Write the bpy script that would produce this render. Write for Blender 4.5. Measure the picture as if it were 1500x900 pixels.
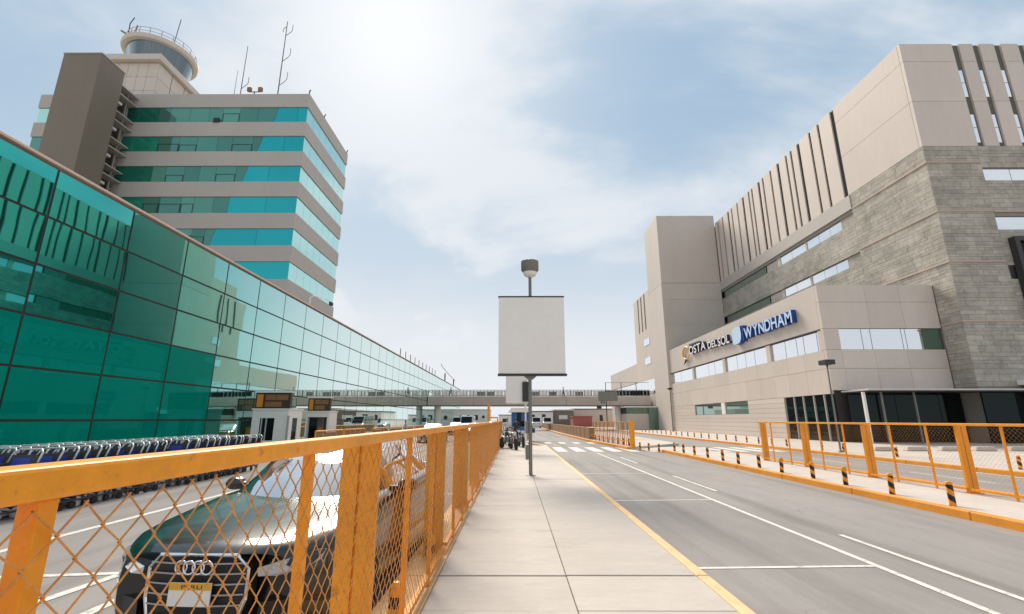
import bpy, bmesh, math, random
from mathutils import Vector, Matrix
R = math.radians
random.seed(7)
for o in list(bpy.data.objects): bpy.data.objects.remove(o, do_unlink=True)
scene = bpy.context.scene
COL = scene.collection

# ------------------------------------------------------------------ camera
F, PITCH, CAMH, YAW = 683.0, math.atan(165/683.0), 1.6, 3/702.7
cd = bpy.data.cameras.new('camera'); cam = bpy.data.objects.new('camera', cd); COL.objects.link(cam)
cd.sensor_width = 36; cd.lens = 36*F/1500; cd.clip_start = 0.05; cd.clip_end = 9000
cam.location = (0, 0, CAMH); cam.rotation_euler = (R(90)+PITCH, 0, YAW)
scene.camera = cam
def PX(x, y, z):
    c, s = math.cos(-YAW), math.sin(-YAW); X = c*x-s*y; Y = s*x+c*y; Z = z-CAMH
    fw = Y*math.cos(PITCH)+Z*math.sin(PITCH); up = -Y*math.sin(PITCH)+Z*math.cos(PITCH)
    if fw < .05: return None
    return 750+F*X/fw, 450-F*up/fw

# ------------------------------------------------------------------ sky and sun
SUN_EL, SUN_AZ = R(43), R(-17)           # azimuth measured from +Y towards +X
sd = Vector((math.sin(SUN_AZ)*math.cos(SUN_EL), math.cos(SUN_AZ)*math.cos(SUN_EL), math.sin(SUN_EL)))
world = bpy.data.worlds.new('World'); scene.world = world; world.use_nodes = True
wn = world.node_tree.nodes; wl = world.node_tree.links; wn.clear()
def N(t, **k):
    n = wn.new(t)
    for a, b in k.items(): setattr(n, a, b)
    return n
def wmath(op, a, b=None, clamp=False):
    n = N('ShaderNodeMath', operation=op, use_clamp=clamp)
    for i, v in enumerate((a, b)):
        if v is None: continue
        if isinstance(v, (int, float)): n.inputs[i].default_value = v
        else: wl.new(v, n.inputs[i])
    return n.outputs[0]
tc = N('ShaderNodeTexCoord')
sky = N('ShaderNodeTexSky', sky_type='NISHITA', sun_disc=False)
sky.sun_elevation = SUN_EL; sky.sun_rotation = SUN_AZ; sky.air_density = 1.0; sky.dust_density = 1.6; sky.ozone_density = 1.6
sep = N('ShaderNodeSeparateXYZ'); wl.new(tc.outputs['Generated'], sep.inputs[0])
zc = wmath('MAXIMUM', sep.outputs[2], 0.0)
den = wmath('ADD', zc, 0.42)
ux = wmath('DIVIDE', sep.outputs[0], den); uy = wmath('DIVIDE', sep.outputs[1], den)
cmb = N('ShaderNodeCombineXYZ'); wl.new(ux, cmb.inputs[0]); wl.new(uy, cmb.inputs[1])
mp = N('ShaderNodeMapping'); wl.new(cmb.outputs[0], mp.inputs[0]); mp.inputs['Location'].default_value = (6.6, 6.1, 3.0); mp.inputs['Scale'].default_value = (.8, 1.15, 1)
n1 = N('ShaderNodeTexNoise'); wl.new(mp.outputs[0], n1.inputs['Vector'])
n1.inputs['Scale'].default_value = 1.6; n1.inputs['Detail'].default_value = 6; n1.inputs['Roughness'].default_value = .56; n1.inputs['Distortion'].default_value = .3
cr = N('ShaderNodeValToRGB'); wl.new(n1.outputs[0], cr.inputs[0])
cr.color_ramp.interpolation = 'EASE'; cr.color_ramp.elements[0].position = .38; cr.color_ramp.elements[1].position = .60
hz = N('ShaderNodeMapRange', interpolation_type='SMOOTHERSTEP'); wl.new(zc, hz.inputs[0])
hz.inputs[1].default_value = .02; hz.inputs[2].default_value = .66; hz.inputs[3].default_value = 1.0; hz.inputs[4].default_value = 0
vm = N('ShaderNodeVectorMath', operation='DOT_PRODUCT'); wl.new(tc.outputs['Generated'], vm.inputs[0]); vm.inputs[1].default_value = sd
dt = wmath('MAXIMUM', vm.outputs['Value'], 0.0)
aur = wmath('POWER', dt, 22.0); core = wmath('POWER', dt, 110.0)
m1 = wmath('MULTIPLY', cr.outputs[0], .80)
inv = wmath('MULTIPLY', wmath('SUBTRACT', 1.0, m1), wmath('SUBTRACT', 1.0, hz.outputs[0]))
inv = wmath('MULTIPLY', inv, wmath('SUBTRACT', 1.0, wmath('MULTIPLY', aur, .75)))
mask = wmath('SUBTRACT', 1.0, inv, True)
cl = N('ShaderNodeMix', data_type='RGBA'); wl.new(wmath('MAXIMUM', wmath('MAXIMUM', cr.outputs[0], wmath('POWER', hz.outputs[0], 1.3)), aur), cl.inputs['Factor'])
cl.inputs[6].default_value = (3.35, 4.15, 4.85, 1); cl.inputs[7].default_value = (5.55, 5.75, 6.0, 1)
mx = N('ShaderNodeMix', data_type='RGBA'); wl.new(mask, mx.inputs['Factor'])
bl = N('ShaderNodeMix', data_type='RGBA', blend_type='MIX'); bl.inputs[0].default_value = .86     # thin high veil over the clear blue
wl.new(sky.outputs[0], bl.inputs[6]); bl.inputs[7].default_value = (2.5, 3.5, 4.5, 1)
wl.new(bl.outputs[2], mx.inputs[6]); wl.new(cl.outputs[2], mx.inputs[7])
gl = N('ShaderNodeMix', data_type='RGBA', blend_type='ADD'); gl.inputs[0].default_value = 1
gsum = wmath('ADD', wmath('MULTIPLY', aur, .1), wmath('MULTIPLY', core, .8))
gc = N('ShaderNodeCombineColor'); [wl.new(gsum, gc.inputs[i]) for i in range(3)]
wl.new(mx.outputs[2], gl.inputs[6]); wl.new(gc.outputs[0], gl.inputs[7])
bg = N('ShaderNodeBackground'); wl.new(gl.outputs[2], bg.inputs[0]); bg.inputs[1].default_value = .1
wo = N('ShaderNodeOutputWorld'); wl.new(bg.outputs[0], wo.inputs[0])
ld = bpy.data.lights.new('sun', 'SUN'); ld.energy = 3.1; ld.angle = R(26); ld.color = (1, .90, .77)
sun = bpy.data.objects.new('sun', ld); COL.objects.link(sun)
sun.rotation_euler = sd.to_track_quat('Z', 'Y').to_euler(); sun.location = (0, 0, 60)
vs = scene.view_settings; vs.view_transform = 'Standard'; vs.look = 'None'; vs.gamma = 1; vs.use_curve_mapping = False
vs.exposure = 0.6
scene.render.engine = 'CYCLES'
scene.cycles.max_bounces = 7; scene.cycles.glossy_bounces = 4; scene.cycles.diffuse_bounces = 3

# ------------------------------------------------------------------ materials
def srgb(r, g, b):
    f = lambda c: ((c/255+.055)/1.055)**2.4 if c > 10 else c/255/12.92
    return (f(r), f(g), f(b))
def mat(name, col, rough=.6, metal=0, var=0, vscale=1.0, stretch=(1, 1, 1), bump=0, bscale=20, coat=0, rnd=0, island=0, spec=.5, dirt=None):
    m = bpy.data.materials.new(name); m.use_nodes = True
    nt = m.node_tree; nd = nt.nodes; lk = nt.links; b = nd['Principled BSDF']
    b.inputs['Roughness'].default_value = rough; b.inputs['Metallic'].default_value = metal
    b.inputs['Coat Weight'].default_value = coat; b.inputs['Coat Roughness'].default_value = .05; b.inputs['Specular IOR Level'].default_value = spec
    b.inputs['Base Color'].default_value = (*col, 1)
    geo = nd.new('ShaderNodeNewGeometry'); mpg = nd.new('ShaderNodeMapping'); lk.new(geo.outputs['Position'], mpg.inputs[0]); mpg.inputs['Scale'].default_value = stretch
    cur = None
    if var or rnd or island:
        rgb = nd.new('ShaderNodeRGB'); rgb.outputs[0].default_value = (*col, 1); cur = rgb.outputs[0]
    def scalev(src, val):
        h = nd.new('ShaderNodeHueSaturation'); lk.new(src, h.inputs['Color']); lk.new(val, h.inputs['Value']); return h.outputs[0]
    def rng(src, lo, hi, a=0, c=1):
        r = nd.new('ShaderNodeMapRange'); lk.new(src, r.inputs[0]); r.inputs[1].default_value = a; r.inputs[2].default_value = c; r.inputs[3].default_value = lo; r.inputs[4].default_value = hi; return r.outputs[0]
    if var:
        for sc, am in ((vscale, var), (vscale*7.3, var*.6), (vscale*40, var*.35)):
            n = nd.new('ShaderNodeTexNoise'); lk.new(mpg.outputs[0], n.inputs['Vector']); n.inputs['Scale'].default_value = sc; n.inputs['Detail'].default_value = 5; n.inputs['Roughness'].default_value = .6
            cur = scalev(cur, rng(n.outputs[0], 1-am, 1+am, .3, .7))
    if rnd:
        oi = nd.new('ShaderNodeObjectInfo'); cur = scalev(cur, rng(oi.outputs['Random'], 1-rnd, 1+rnd))
    if island:
        cur = scalev(cur, rng(geo.outputs['Random Per Island'], 1-island, 1+island))
    if dirt:
        n = nd.new('ShaderNodeTexNoise'); lk.new(mpg.outputs[0], n.inputs['Vector']); n.inputs['Scale'].default_value = dirt[1]; n.inputs['Detail'].default_value = 8; n.inputs['Roughness'].default_value = .7
        mxx = nd.new('ShaderNodeMix'); mxx.data_type = 'RGBA'; lk.new(rng(n.outputs[0], 0, dirt[2], dirt[3], dirt[3]+.16), mxx.inputs[0])
        if cur is None:
            rgb = nd.new('ShaderNodeRGB'); rgb.outputs[0].default_value = (*col, 1); cur = rgb.outputs[0]
        lk.new(cur, mxx.inputs[6]); mxx.inputs[7].default_value = (*dirt[0], 1); cur = mxx.outputs[2]
    if cur: lk.new(cur, b.inputs['Base Color'])
    if bump:
        n = nd.new('ShaderNodeTexNoise'); lk.new(mpg.outputs[0], n.inputs['Vector']); n.inputs['Scale'].default_value = bscale; n.inputs['Detail'].default_value = 6
        bp = nd.new('ShaderNodeBump'); bp.inputs['Strength'].default_value = bump; bp.inputs['Distance'].default_value = .02; lk.new(n.outputs[0], bp.inputs['Height']); lk.new(bp.outputs[0], b.inputs['Normal'])
    return m
def glass(name, body, tint, lo=.25, hi=1., t0=.35, t1=.75, pale=(.88, .95, .93), wav=.0, wscale=.5, rough=.015, rnd=.0):
    """coated building glass: dark tinted body under a mirror coat whose tint washes out towards grazing"""
    m = bpy.data.materials.new(name); m.use_nodes = True
    nt = m.node_tree; nd = nt.nodes; lk = nt.links; nd.clear()
    out = nd.new('ShaderNodeOutputMaterial'); mixs = nd.new('ShaderNodeMixShader'); lk.new(mixs.outputs[0], out.inputs[0])
    df = nd.new('ShaderNodeBsdfDiffuse'); df.inputs[0].default_value = (*body, 1)
    if rnd:
        oi = nd.new('ShaderNodeObjectInfo'); h = nd.new('ShaderNodeHueSaturation'); h.inputs['Color'].default_value = (*body, 1)
        r = nd.new('ShaderNodeMapRange'); lk.new(oi.outputs['Random'], r.inputs[0]); r.inputs[3].default_value = 1-rnd; r.inputs[4].default_value = 1+rnd; lk.new(r.outputs[0], h.inputs['Value']); lk.new(h.outputs[0], df.inputs[0])
    gs = nd.new('ShaderNodeBsdfGlossy'); gs.inputs['Roughness'].default_value = rough
    lw = nd.new('ShaderNodeLayerWeight'); lw.inputs[0].default_value = .5
    r1 = nd.new('ShaderNodeMapRange'); r1.interpolation_type = 'SMOOTHSTEP'; lk.new(lw.outputs['Facing'], r1.inputs[0]); r1.inputs[1].default_value = t0; r1.inputs[2].default_value = t1
    r1.inputs[3].default_value = lo; r1.inputs[4].default_value = hi; lk.new(r1.outputs[0], mixs.inputs[0])
    r2 = nd.new('ShaderNodeMapRange'); r2.interpolation_type = 'SMOOTHSTEP'; lk.new(lw.outputs['Facing'], r2.inputs[0]); r2.inputs[1].default_value = t0; r2.inputs[2].default_value = t1
    mc = nd.new('ShaderNodeMix'); mc.data_type = 'RGBA'; lk.new(r2.outputs[0], mc.inputs[0]); mc.inputs[6].default_value = (*tint, 1); mc.inputs[7].default_value = (*pale, 1); lk.new(mc.outputs[2], gs.inputs[0])
    lk.new(df.outputs[0], mixs.inputs[1]); lk.new(gs.outputs[0], mixs.inputs[2])
    if wav:
        geo = nd.new('ShaderNodeNewGeometry'); n = nd.new('ShaderNodeTexNoise'); lk.new(geo.outputs['Position'], n.inputs['Vector']); n.inputs['Scale'].default_value = wscale; n.inputs['Detail'].default_value = 1
        bp = nd.new('ShaderNodeBump'); bp.inputs['Strength'].default_value = 1; bp.inputs['Distance'].default_value = wav; lk.new(n.outputs[0], bp.inputs['Height']); lk.new(bp.outputs[0], gs.inputs['Normal'])
    return m
M = {}
M['asphalt'] = mat('asphalt', (.29, .265, .245), .85, var=.10, vscale=.35, stretch=(1, .35, 1), bump=.25, bscale=90, dirt=((.19, .165, .145), .45, .45, .56))
def wear(m, col, scale=.55, amt=.5):
    nt = m.node_tree; nd = nt.nodes; lk = nt.links; b = nd['Principled BSDF']; src = b.inputs['Base Color'].links[0].from_socket
    geo = nd.new('ShaderNodeNewGeometry'); nz = nd.new('ShaderNodeTexNoise'); lk.new(geo.outputs['Position'], nz.inputs['Vector']); nz.inputs['Scale'].default_value = 1.5; nz.inputs['Detail'].default_value = 6
    mixv = nd.new('ShaderNodeMix'); mixv.data_type = 'RGBA'; mixv.blend_type = 'ADD'; mixv.inputs[0].default_value = .7; lk.new(geo.outputs['Position'], mixv.inputs[6]); lk.new(nz.outputs['Color'], mixv.inputs[7])
    vo = nd.new('ShaderNodeTexVoronoi'); vo.feature = 'DISTANCE_TO_EDGE'; vo.inputs['Scale'].default_value = scale; lk.new(mixv.outputs[2], vo.inputs['Vector'])
    r = nd.new('ShaderNodeMapRange'); lk.new(vo.outputs['Distance'], r.inputs[0]); r.inputs[1].default_value = .0; r.inputs[2].default_value = .007; r.inputs[3].default_value = amt; r.inputs[4].default_value = 0
    n2 = nd.new('ShaderNodeTexNoise'); lk.new(geo.outputs['Position'], n2.inputs['Vector']); n2.inputs['Scale'].default_value = .22
    r2 = nd.new('ShaderNodeMapRange'); lk.new(n2.outputs[0], r2.inputs[0]); r2.inputs[1].default_value = .5; r2.inputs[2].default_value = .62
    mu = nd.new('ShaderNodeMath'); mu.operation = 'MULTIPLY'; lk.new(r.outputs[0], mu.inputs[0]); lk.new(r2.outputs[0], mu.inputs[1])
    # rubber worn into the wheel tracks, broken up along the lane
    mp_ = nd.new('ShaderNodeMapping'); lk.new(geo.outputs['Position'], mp_.inputs[0]); mp_.inputs['Scale'].default_value = (1.6, .045, 1)
    n3 = nd.new('ShaderNodeTexNoise'); lk.new(mp_.outputs[0], n3.inputs['Vector']); n3.inputs['Scale'].default_value = 1; n3.inputs['Detail'].default_value = 4
    r3 = nd.new('ShaderNodeMapRange'); lk.new(n3.outputs[0], r3.inputs[0]); r3.inputs[1].default_value = .5; r3.inputs[2].default_value = .68; r3.inputs[4].default_value = .38
    mm = nd.new('ShaderNodeMath'); mm.operation = 'MAXIMUM'; lk.new(mu.outputs[0], mm.inputs[0]); lk.new(r3.outputs[0], mm.inputs[1])
    mx2 = nd.new('ShaderNodeMix'); mx2.data_type = 'RGBA'; lk.new(mm.outputs[0], mx2.inputs[0]); lk.new(src, mx2.inputs[6]); mx2.inputs[7].default_value = (*col, 1); lk.new(mx2.outputs[2], b.inputs['Base Color'])
wear(M['asphalt'], (.10, .09, .08))
M['ground'] = mat('ground_concrete', (.34, .305, .265), .9, var=.12, vscale=.2, bump=.1, bscale=30)
M['slab'] = mat('paving_concrete', (.51, .45, .395), .8, var=.07, vscale=1.1, stretch=(.7, 1.6, 1), rnd=.03, bump=.15, bscale=60, dirt=((.36, .31, .27), 1.3, .6, .55))
M['joint'] = mat('joint_dirt', (.05, .045, .04), .95)
M['pave'] = mat('pavement_concrete', (.54, .48, .425), .85, var=.09, vscale=.6, bump=.15, bscale=40, dirt=((.38, .31, .26), .8, .5, .56))
M['kerb_pale'] = mat('worn_kerb_paint', (.78, .51, .265), .7, var=.10, vscale=3, bump=.2, bscale=60, dirt=((.5, .33, .19), 5, .6, .55))
M['kerb_or'] = mat('kerb_paint_orange', (.78, .30, .025), .6, var=.10, vscale=2.5, bump=.2, bscale=60, dirt=((.38, .19, .06), 4, .7, .57))
M['orange'] = mat('fence_paint_orange', (.86, .32, .010), .42, var=.11, vscale=3, bump=.05, bscale=50, dirt=((.22, .08, .03), 15, .85, .585))
M['wire'] = mat('wire_orange_coating', (.60, .26, .05), .5, var=.28, vscale=14)
M['black'] = mat('black_paint', (.012, .012, .014), .5)
M['whiteline'] = mat('road_paint_white', (.72, .68, .62), .7, var=.07, vscale=2, dirt=((.25, .23, .2), 12, .8, .52))
M['beige'] = mat('beige_cladding', (.645, .555, .485), .62, var=.04, vscale=.35, stretch=(1, 1, .3), rnd=.05, dirt=((.55, .465, .40), .35, .5, .58))
M['beige2'] = mat('beige_render', (.62, .545, .475), .7, var=.05, vscale=.22, rnd=.02)
M['slotdark'] = mat('slot_dark_lining', (.13, .125, .105), .8)
M['gap'] = mat('shadow_gap_lining', (.06, .055, .05), .9)
M['stone'] = mat('slate_stone', (.41, .372, .312), .75, var=.22, vscale=.5, rnd=.13, bump=.18, bscale=9)
M['stone_far'] = mat('slate_stone_far', (.41, .372, .312), .75, var=.22, vscale=.5, island=.13, bump=.18, bscale=9)
M['mortar'] = mat('mortar', (.29, .265, .225), .95)
M['string'] = mat('string_course', (.50, .385, .31), .7, var=.06)
M['bandgrey'] = mat('tower_band_render', (.50, .45, .40), .6, var=.03, vscale=.3, dirt=((.42, .375, .33), .5, .5, .58))
M['mono'] = mat('dark_render', (.22, .18, .135), .6, var=.05, vscale=.3, stretch=(1, 1, .25))
M['cream'] = mat('cream_panel', (.66, .58, .50), .6, var=.04, vscale=.6, rnd=.03)
M['white'] = mat('white_paint', (.85, .82, .77), .5, var=.03, vscale=2)
M['signwhite'] = mat('billboard_face', (.92, .87, .80), .55, var=.025, vscale=.9)
M['steel'] = mat('grey_steel', (.20, .20, .18), .5, .2, var=.08, vscale=5)
M['dark'] = mat('dark_metal', (.035, .034, .033), .5, .1)
M['lampgrey'] = mat('lamp_housing', (.19, .18, .15), .5)
M['coping'] = mat('terracotta_coping', (.72, .54, .44), .6, var=.05)
M['roofgrey'] = mat('roof_membrane', (.30, .29, .28), .9, var=.08, vscale=.3)
M['mull'] = mat('mullion_black', (.012, .02, .017), .5)
M['g_term'] = glass('green_mirror_glass', (.004, .060, .038), (.085, .70, .64), .58, .97, .30, .70, (.84, .95, .91), .0032, .5, rnd=.25)
M['g_teal'] = glass('teal_film_glass', (.0, .235, .175), (.05, .62, .52), .06, .4, .3, .95, (.5, .85, .78), .004, .5, rnd=.08)
M['g_tdark'] = glass('tower_dark_green_glass', (.02, .145, .10), (.15, .62, .5), .18, .7, .3, .8, rnd=.3)
M['g_tmid'] = glass('tower_grey_green_glass', (.075, .20, .155), (.28, .68, .58), .22, .7, .3, .8, rnd=.35)
M['g_tmid2'] = glass('tower_pale_green_glass', (.10, .28, .215), (.32, .72, .6), .2, .7, .3, .8, rnd=.3)
M['g_tcyan'] = glass('tower_cyan_reflection_glass', (.015, .37, .40), (.1, .66, .70), .35, .7, .3, .8, rnd=.12)  # bright reflection painted into the pane colour as cyan
M['g_tmint'] = glass('tower_mint_glass', (.02, .26, .17), (.3, .8, .6), .2, .7, .3, .8)
M['g_tside'] = glass('tower_side_glass', (.25, .42, .36), (.46, .92, .82), .6, .95, .2, .7, (.70, .95, .87), .004, .4)
M['g_hotel'] = glass('hotel_mirror_glass', (.30, .32, .32), (.93, .96, 1.), .72, .97, .2, .7, (.97, .98, 1.), .003, .4)
M['g_hdark'] = glass('hotel_dark_glass', (.008, .010, .010), (.4, .5, .48), .04, .35, .35, .95)
M['g_green'] = glass('hotel_green_glass', (.085, .135, .105), (.5, .7, .6), .22, .6, .3, .8)
M['g_cab'] = glass('control_cab_glass', (.05, .065, .07), (.5, .57, .6), .28, .7, .3, .8)
M['g_car'] = glass('car_glass', (.02, .03, .028), (.9, .95, .93), .5, .95, .2, .75, (1, 1, 1))
M['frame'] = mat('alu_frame', (.55, .53, .5), .4, .3)
M['carpaint'] = mat('dark_green_metallic_paint', (.009, .013, .012), .28, .5, coat=1)
M['carsilver'] = mat('silver_paint', (.55, .55, .56), .3, .6, coat=1)
M['carwhite'] = mat('white_car_paint', (.75, .74, .72), .3, coat=1)
M['carred'] = mat('red_car_paint', (.42, .02, .02), .3, coat=1)
M['chrome'] = mat('chrome', (.82, .82, .83), .12, 1)
M['plastic'] = mat('black_plastic', (.016, .016, .017), .5)
M['tyre'] = mat('tyre_rubber', (.018, .018, .018), .8)
M['rim'] = mat('alloy_rim', (.45, .45, .46), .35, .8)
M['hlight'] = glass('headlight_lens', (.35, .38, .4), (.95, .97, 1), .35, .9, .2, .8)
M['plateyel'] = mat('plate_yellow', (.75, .42, .03), .5)
M['blue'] = mat('trolley_blue_panel', (.012, .04, .36), .4, var=.1, rnd=.25)
M['trolsteel'] = mat('trolley_steel', (.58, .58, .56), .4, .4)
M['troldark'] = mat('trolley_dark_tube', (.03, .03, .035), .5)
M['bumper'] = mat('grey_rubber_bumper', (.40, .385, .36), .7, rnd=.3)
M['sign_blue'] = mat('sign_blue_return', (.010, .06, .30), .4)
M['sign_face'] = mat('sign_pale_blue_face', (.55, .72, .92), .4)
M['sign_navy'] = mat('sign_navy', (.015, .022, .085), .4)
M['sign_gold'] = mat('sign_gold', (.80, .47, .16), .4)
M['disp'] = mat('display_dark', (.055, .035, .025), .4)
M['disp_or'] = mat('display_orange', (.75, .27, .02), .5)
M['disp_br'] = mat('display_brown', (.30, .135, .05), .5)
M['conc'] = mat('bridge_concrete', (.58, .48, .40), .8, var=.08, vscale=.7)
M['balus'] = mat('railing_grey', (.40, .39, .37), .5, .3)
M['kblue'] = mat('kiosk_blue', (.02, .12, .36), .5, var=.05)
M['redwall'] = mat('red_container', (.42, .12, .10), .7, var=.08)
M['teal'] = mat('teal_panel', (.03, .30, .30), .6)
M['brown'] = mat('brown_brick', (.30, .165, .085), .85, var=.12, vscale=1.2)
M['skin'] = mat('skin', (.42, .24, .16), .6); M['hair'] = mat('hair', (.015, .012, .01), .6)
M['denim'] = mat('denim', (.05, .10, .22), .8); M['shirtw'] = mat('shirt_pale', (.5, .55, .6), .8); M['shirtd'] = mat('shirt_dark', (.03, .035, .05), .8)
M['hivis'] = mat('vest_green', (.25, .5, .12), .8); M['bikered'] = mat('motorcycle_red', (.45, .02, .03), .3, coat=.8)
M['bag'] = mat('seat_black', (.02, .018, .018), .6)

# ------------------------------------------------------------------ mesh helpers
WL = {}
class MB:
    def __init__(s): s.v = []; s.f = []; s.m = []
    def add(s, vs, fs, mi=0):
        b = len(s.v); s.v += [tuple(v) for v in vs]; s.f += [tuple(b+i for i in f) for f in fs]; s.m += [mi]*len(fs); return s
    def box(s, x0, x1, y0, y1, z0, z1, mi=0):
        return s.add([(x0,y0,z0),(x1,y0,z0),(x1,y1,z0),(x0,y1,z0),(x0,y0,z1),(x1,y0,z1),(x1,y1,z1),(x0,y1,z1)],
                     [(0,3,2,1),(4,5,6,7),(0,1,5,4),(1,2,6,5),(2,3,7,6),(3,0,4,7)], mi)
    def prism(s, poly, vec, mi=0):
        n = len(poly); vec = Vector(vec); a = [Vector(p) for p in poly]; b = [p+vec for p in a]
        nor = Vector((0,0,0))
        for i in range(n): nor += a[i].cross(a[(i+1) % n])
        fw = nor.dot(vec) > 0
        fs = [tuple(range(n-1,-1,-1)) if fw else tuple(range(n)), tuple(range(n,2*n)) if fw else tuple(range(2*n-1,n-1,-1))]
        for i in range(n):
            j = (i+1) % n; fs.append((i,j,n+j,n+i) if fw else (j,i,n+i,n+j))
        return s.add(a+b, fs, mi)
    def tube(s, pts, r, n=8, mi=0, closed=False):
        P = [Vector(p) for p in pts]; L = len(P); rs = r if isinstance(r, (list, tuple)) else [r]*L
        up = None; vs = []
        for i, p in enumerate(P):
            if closed: t = (P[(i+1) % L]-P[i-1])
            else: t = P[min(i+1, L-1)]-P[max(i-1, 0)]
            t.normalize()
            if up is None:
                up = Vector((0,0,1)) if abs(t.z) < .9 else Vector((1,0,0))
            u = up-t*up.dot(t); u.normalize(); w = t.cross(u); up = u
            for k in range(n):
                a = 2*math.pi*(k+.5)/n; vs.append(p+(u*math.cos(a)+w*math.sin(a))*rs[i])
        fs = []
        for i in range(L if closed else L-1):
            j = (i+1) % L
            for k in range(n):
                l = (k+1) % n; fs.append((i*n+k, i*n+l, j*n+l, j*n+k))
        if not closed: fs += [tuple(range(n-1,-1,-1)), tuple((L-1)*n+k for k in range(n))]
        return s.add(vs, fs, mi)
    def lathe(s, prof, c=(0,0,0), n=24, axis='z', mi=0):
        vs = []; L = len(prof)
        for r, h in prof:
            for k in range(n):
                a = 2*math.pi*k/n; x, y = r*math.cos(a), r*math.sin(a)
                q = (x, y, h) if axis == 'z' else ((h, x, y) if axis == 'x' else (y, h, x))
                vs.append((c[0]+q[0], c[1]+q[1], c[2]+q[2]))
        fs = []
        for i in range(L-1):
            for k in range(n):
                l = (k+1) % n; fs.append((i*n+k, i*n+l, (i+1)*n+l, (i+1)*n+k))
        fs += [tuple(range(n-1,-1,-1)), tuple((L-1)*n+k for k in range(n))]
        return s.add(vs, fs, mi)
    def mesh(s, name, mats, smooth=False, org=(0,0,0)):
        me = bpy.data.meshes.new(name)
        me.from_pydata([(v[0]-org[0], v[1]-org[1], v[2]-org[2]) for v in s.v], [], s.f)
        for m_ in (mats if isinstance(mats, (list, tuple)) else [mats]): me.materials.append(M[m_] if isinstance(m_, str) else m_)
        me.polygons.foreach_set('material_index', s.m)
        if smooth:
            me.polygons.foreach_set('use_smooth', [True]*len(me.polygons))
            if smooth == 'auto': me.set_sharp_from_angle(angle=R(38))
        me.update(); return me
    def build(s, name, mats, parent=None, smooth=False, bevel=0, loc=None):
        """verts in world space (or in the parent's local space when the parent sits at the origin)"""
        if loc is None: loc = WL.get(parent.name, (0,0,0)) if parent else (0,0,0)
        o = bpy.data.objects.new(name, s.mesh(name, mats, smooth, loc)); COL.objects.link(o)
        if parent: o.parent = parent
        else: o.location = loc
        WL[o.name] = tuple(loc)
        if bevel:
            b = o.modifiers.new('bevel', 'BEVEL'); b.width = bevel; b.segments = 2; b.limit_method = 'ANGLE'
        return o
def tag(o, label=None, cat=None, group=None, kind=None):
    for k, v in (('label', label), ('category', cat), ('group', group), ('kind', kind)):
        if v: o[k] = v
    return o
def thing(name, label, cat, loc=(0,0,0), group=None):
    o = bpy.data.objects.new(name, None); COL.objects.link(o); o.location = loc; o.empty_display_size = .2
    WL[o.name] = tuple(loc); return tag(o, label, cat, group)
def inst(name, me, parent, wloc, rot=None, scale=None):
    o = bpy.data.objects.new(name, me); COL.objects.link(o)
    p = WL.get(parent.name, (0,0,0)) if parent else (0,0,0)
    if parent: o.parent = parent
    o.location = (wloc[0]-p[0], wloc[1]-p[1], wloc[2]-p[2])
    if rot: o.rotation_euler = rot
    if scale: o.scale = scale
    WL[o.name] = tuple(wloc); return o
def dup(root, loc, rotz=0, label=None, remat=None):
    def cp(o, par):
        c = o.copy(); COL.objects.link(c); c.parent = par
        if remat and o.type == 'MESH' and o.material_slots:
            for i, sl in enumerate(o.material_slots):
                if sl.material and sl.material.name in remat:
                    c.material_slots[i].link = 'OBJECT'; c.material_slots[i].material = remat[sl.material.name]
        for ch in list(o.children): cp(ch, c)
        return c
    r = cp(root, None); r.location = loc; r.rotation_euler = (0, 0, rotz)
    if label: r['label'] = label
    return r
ORD = ['first','second','third','fourth','fifth','sixth','seventh','eighth','ninth','tenth','eleventh','twelfth','thirteenth','fourteenth','fifteenth','sixteenth','seventeenth','eighteenth','nineteenth','twentieth','twenty-first','twenty-second','twenty-third','twenty-fourth','twenty-fifth','twenty-sixth','twenty-seventh','twenty-eighth','twenty-ninth','thirtieth','thirty-first','thirty-second','thirty-third','thirty-fourth']
def st(name, mb, mats, parent=None, **k):
    o = mb.build(name, mats, parent, **k)
    if not parent: o['kind'] = 'structure'
    return o

# ------------------------------------------------------------------ the setting: ground, roads, pavements
RZ = -.15
st('ground', MB().add([(-3000,-300,-.18),(3000,-300,-.18),(3000,4000,-.18),(-3000,4000,-.18)], [(0,1,2,3)]), 'ground')
def sheet(pts, z): return MB().add([(x, y, z) for x, y in pts], [tuple(range(len(pts)))])
road = st('road', sheet([(2.0,-8),(16.1,-8),(16.1,75),(8.6,140),(7.5,300),(-1.0,300),(-1.0,60),(1.0,36),(2.0,31)], RZ), 'asphalt')
road_l = st('service_road', sheet([(-9.0,-8),(-1.1,-8),(-1.1,200),(-9.0,200)], RZ), 'asphalt')
st('trolley_apron', sheet([(-15,-8),(-9.0,-8),(-9.0,200),(-15,200)], RZ), 'ground')
walk = st('sidewalk', MB().box(-1.22,1.92,-6,31.0,-.17,-.035).box(-1.22,.95,31.0,62,-.17,-.035), 'joint')
YJ = [-6,-2.75,1.35,4.52,5.46,9.57,13.68,17.8,21.9,26,31.0]
for i in range(len(YJ)-1):
    a, b = YJ[i], YJ[i+1]
    ga = .021 if abs(a-5.46) < .01 else .004; gb = .021 if abs(b-5.46) < .01 else .004
    for x0, x1 in ((-.80,.546),(.554,1.918)):
        dz = random.uniform(-.004, .004)
        MB().box(x0, x1, a+ga, b-gb, -.10, dz).build('paving_slab', 'slab', walk, bevel=.006)
for i in range(7):
    a = 31+i*4.4
    MB().box(-.80, .08, a+.006, a+4.394, -.10, 0).build('paving_slab', 'slab', walk); MB().box(.09, .95, a+.006, a+4.394, -.10, 0).build('paving_slab', 'slab', walk)
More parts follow.
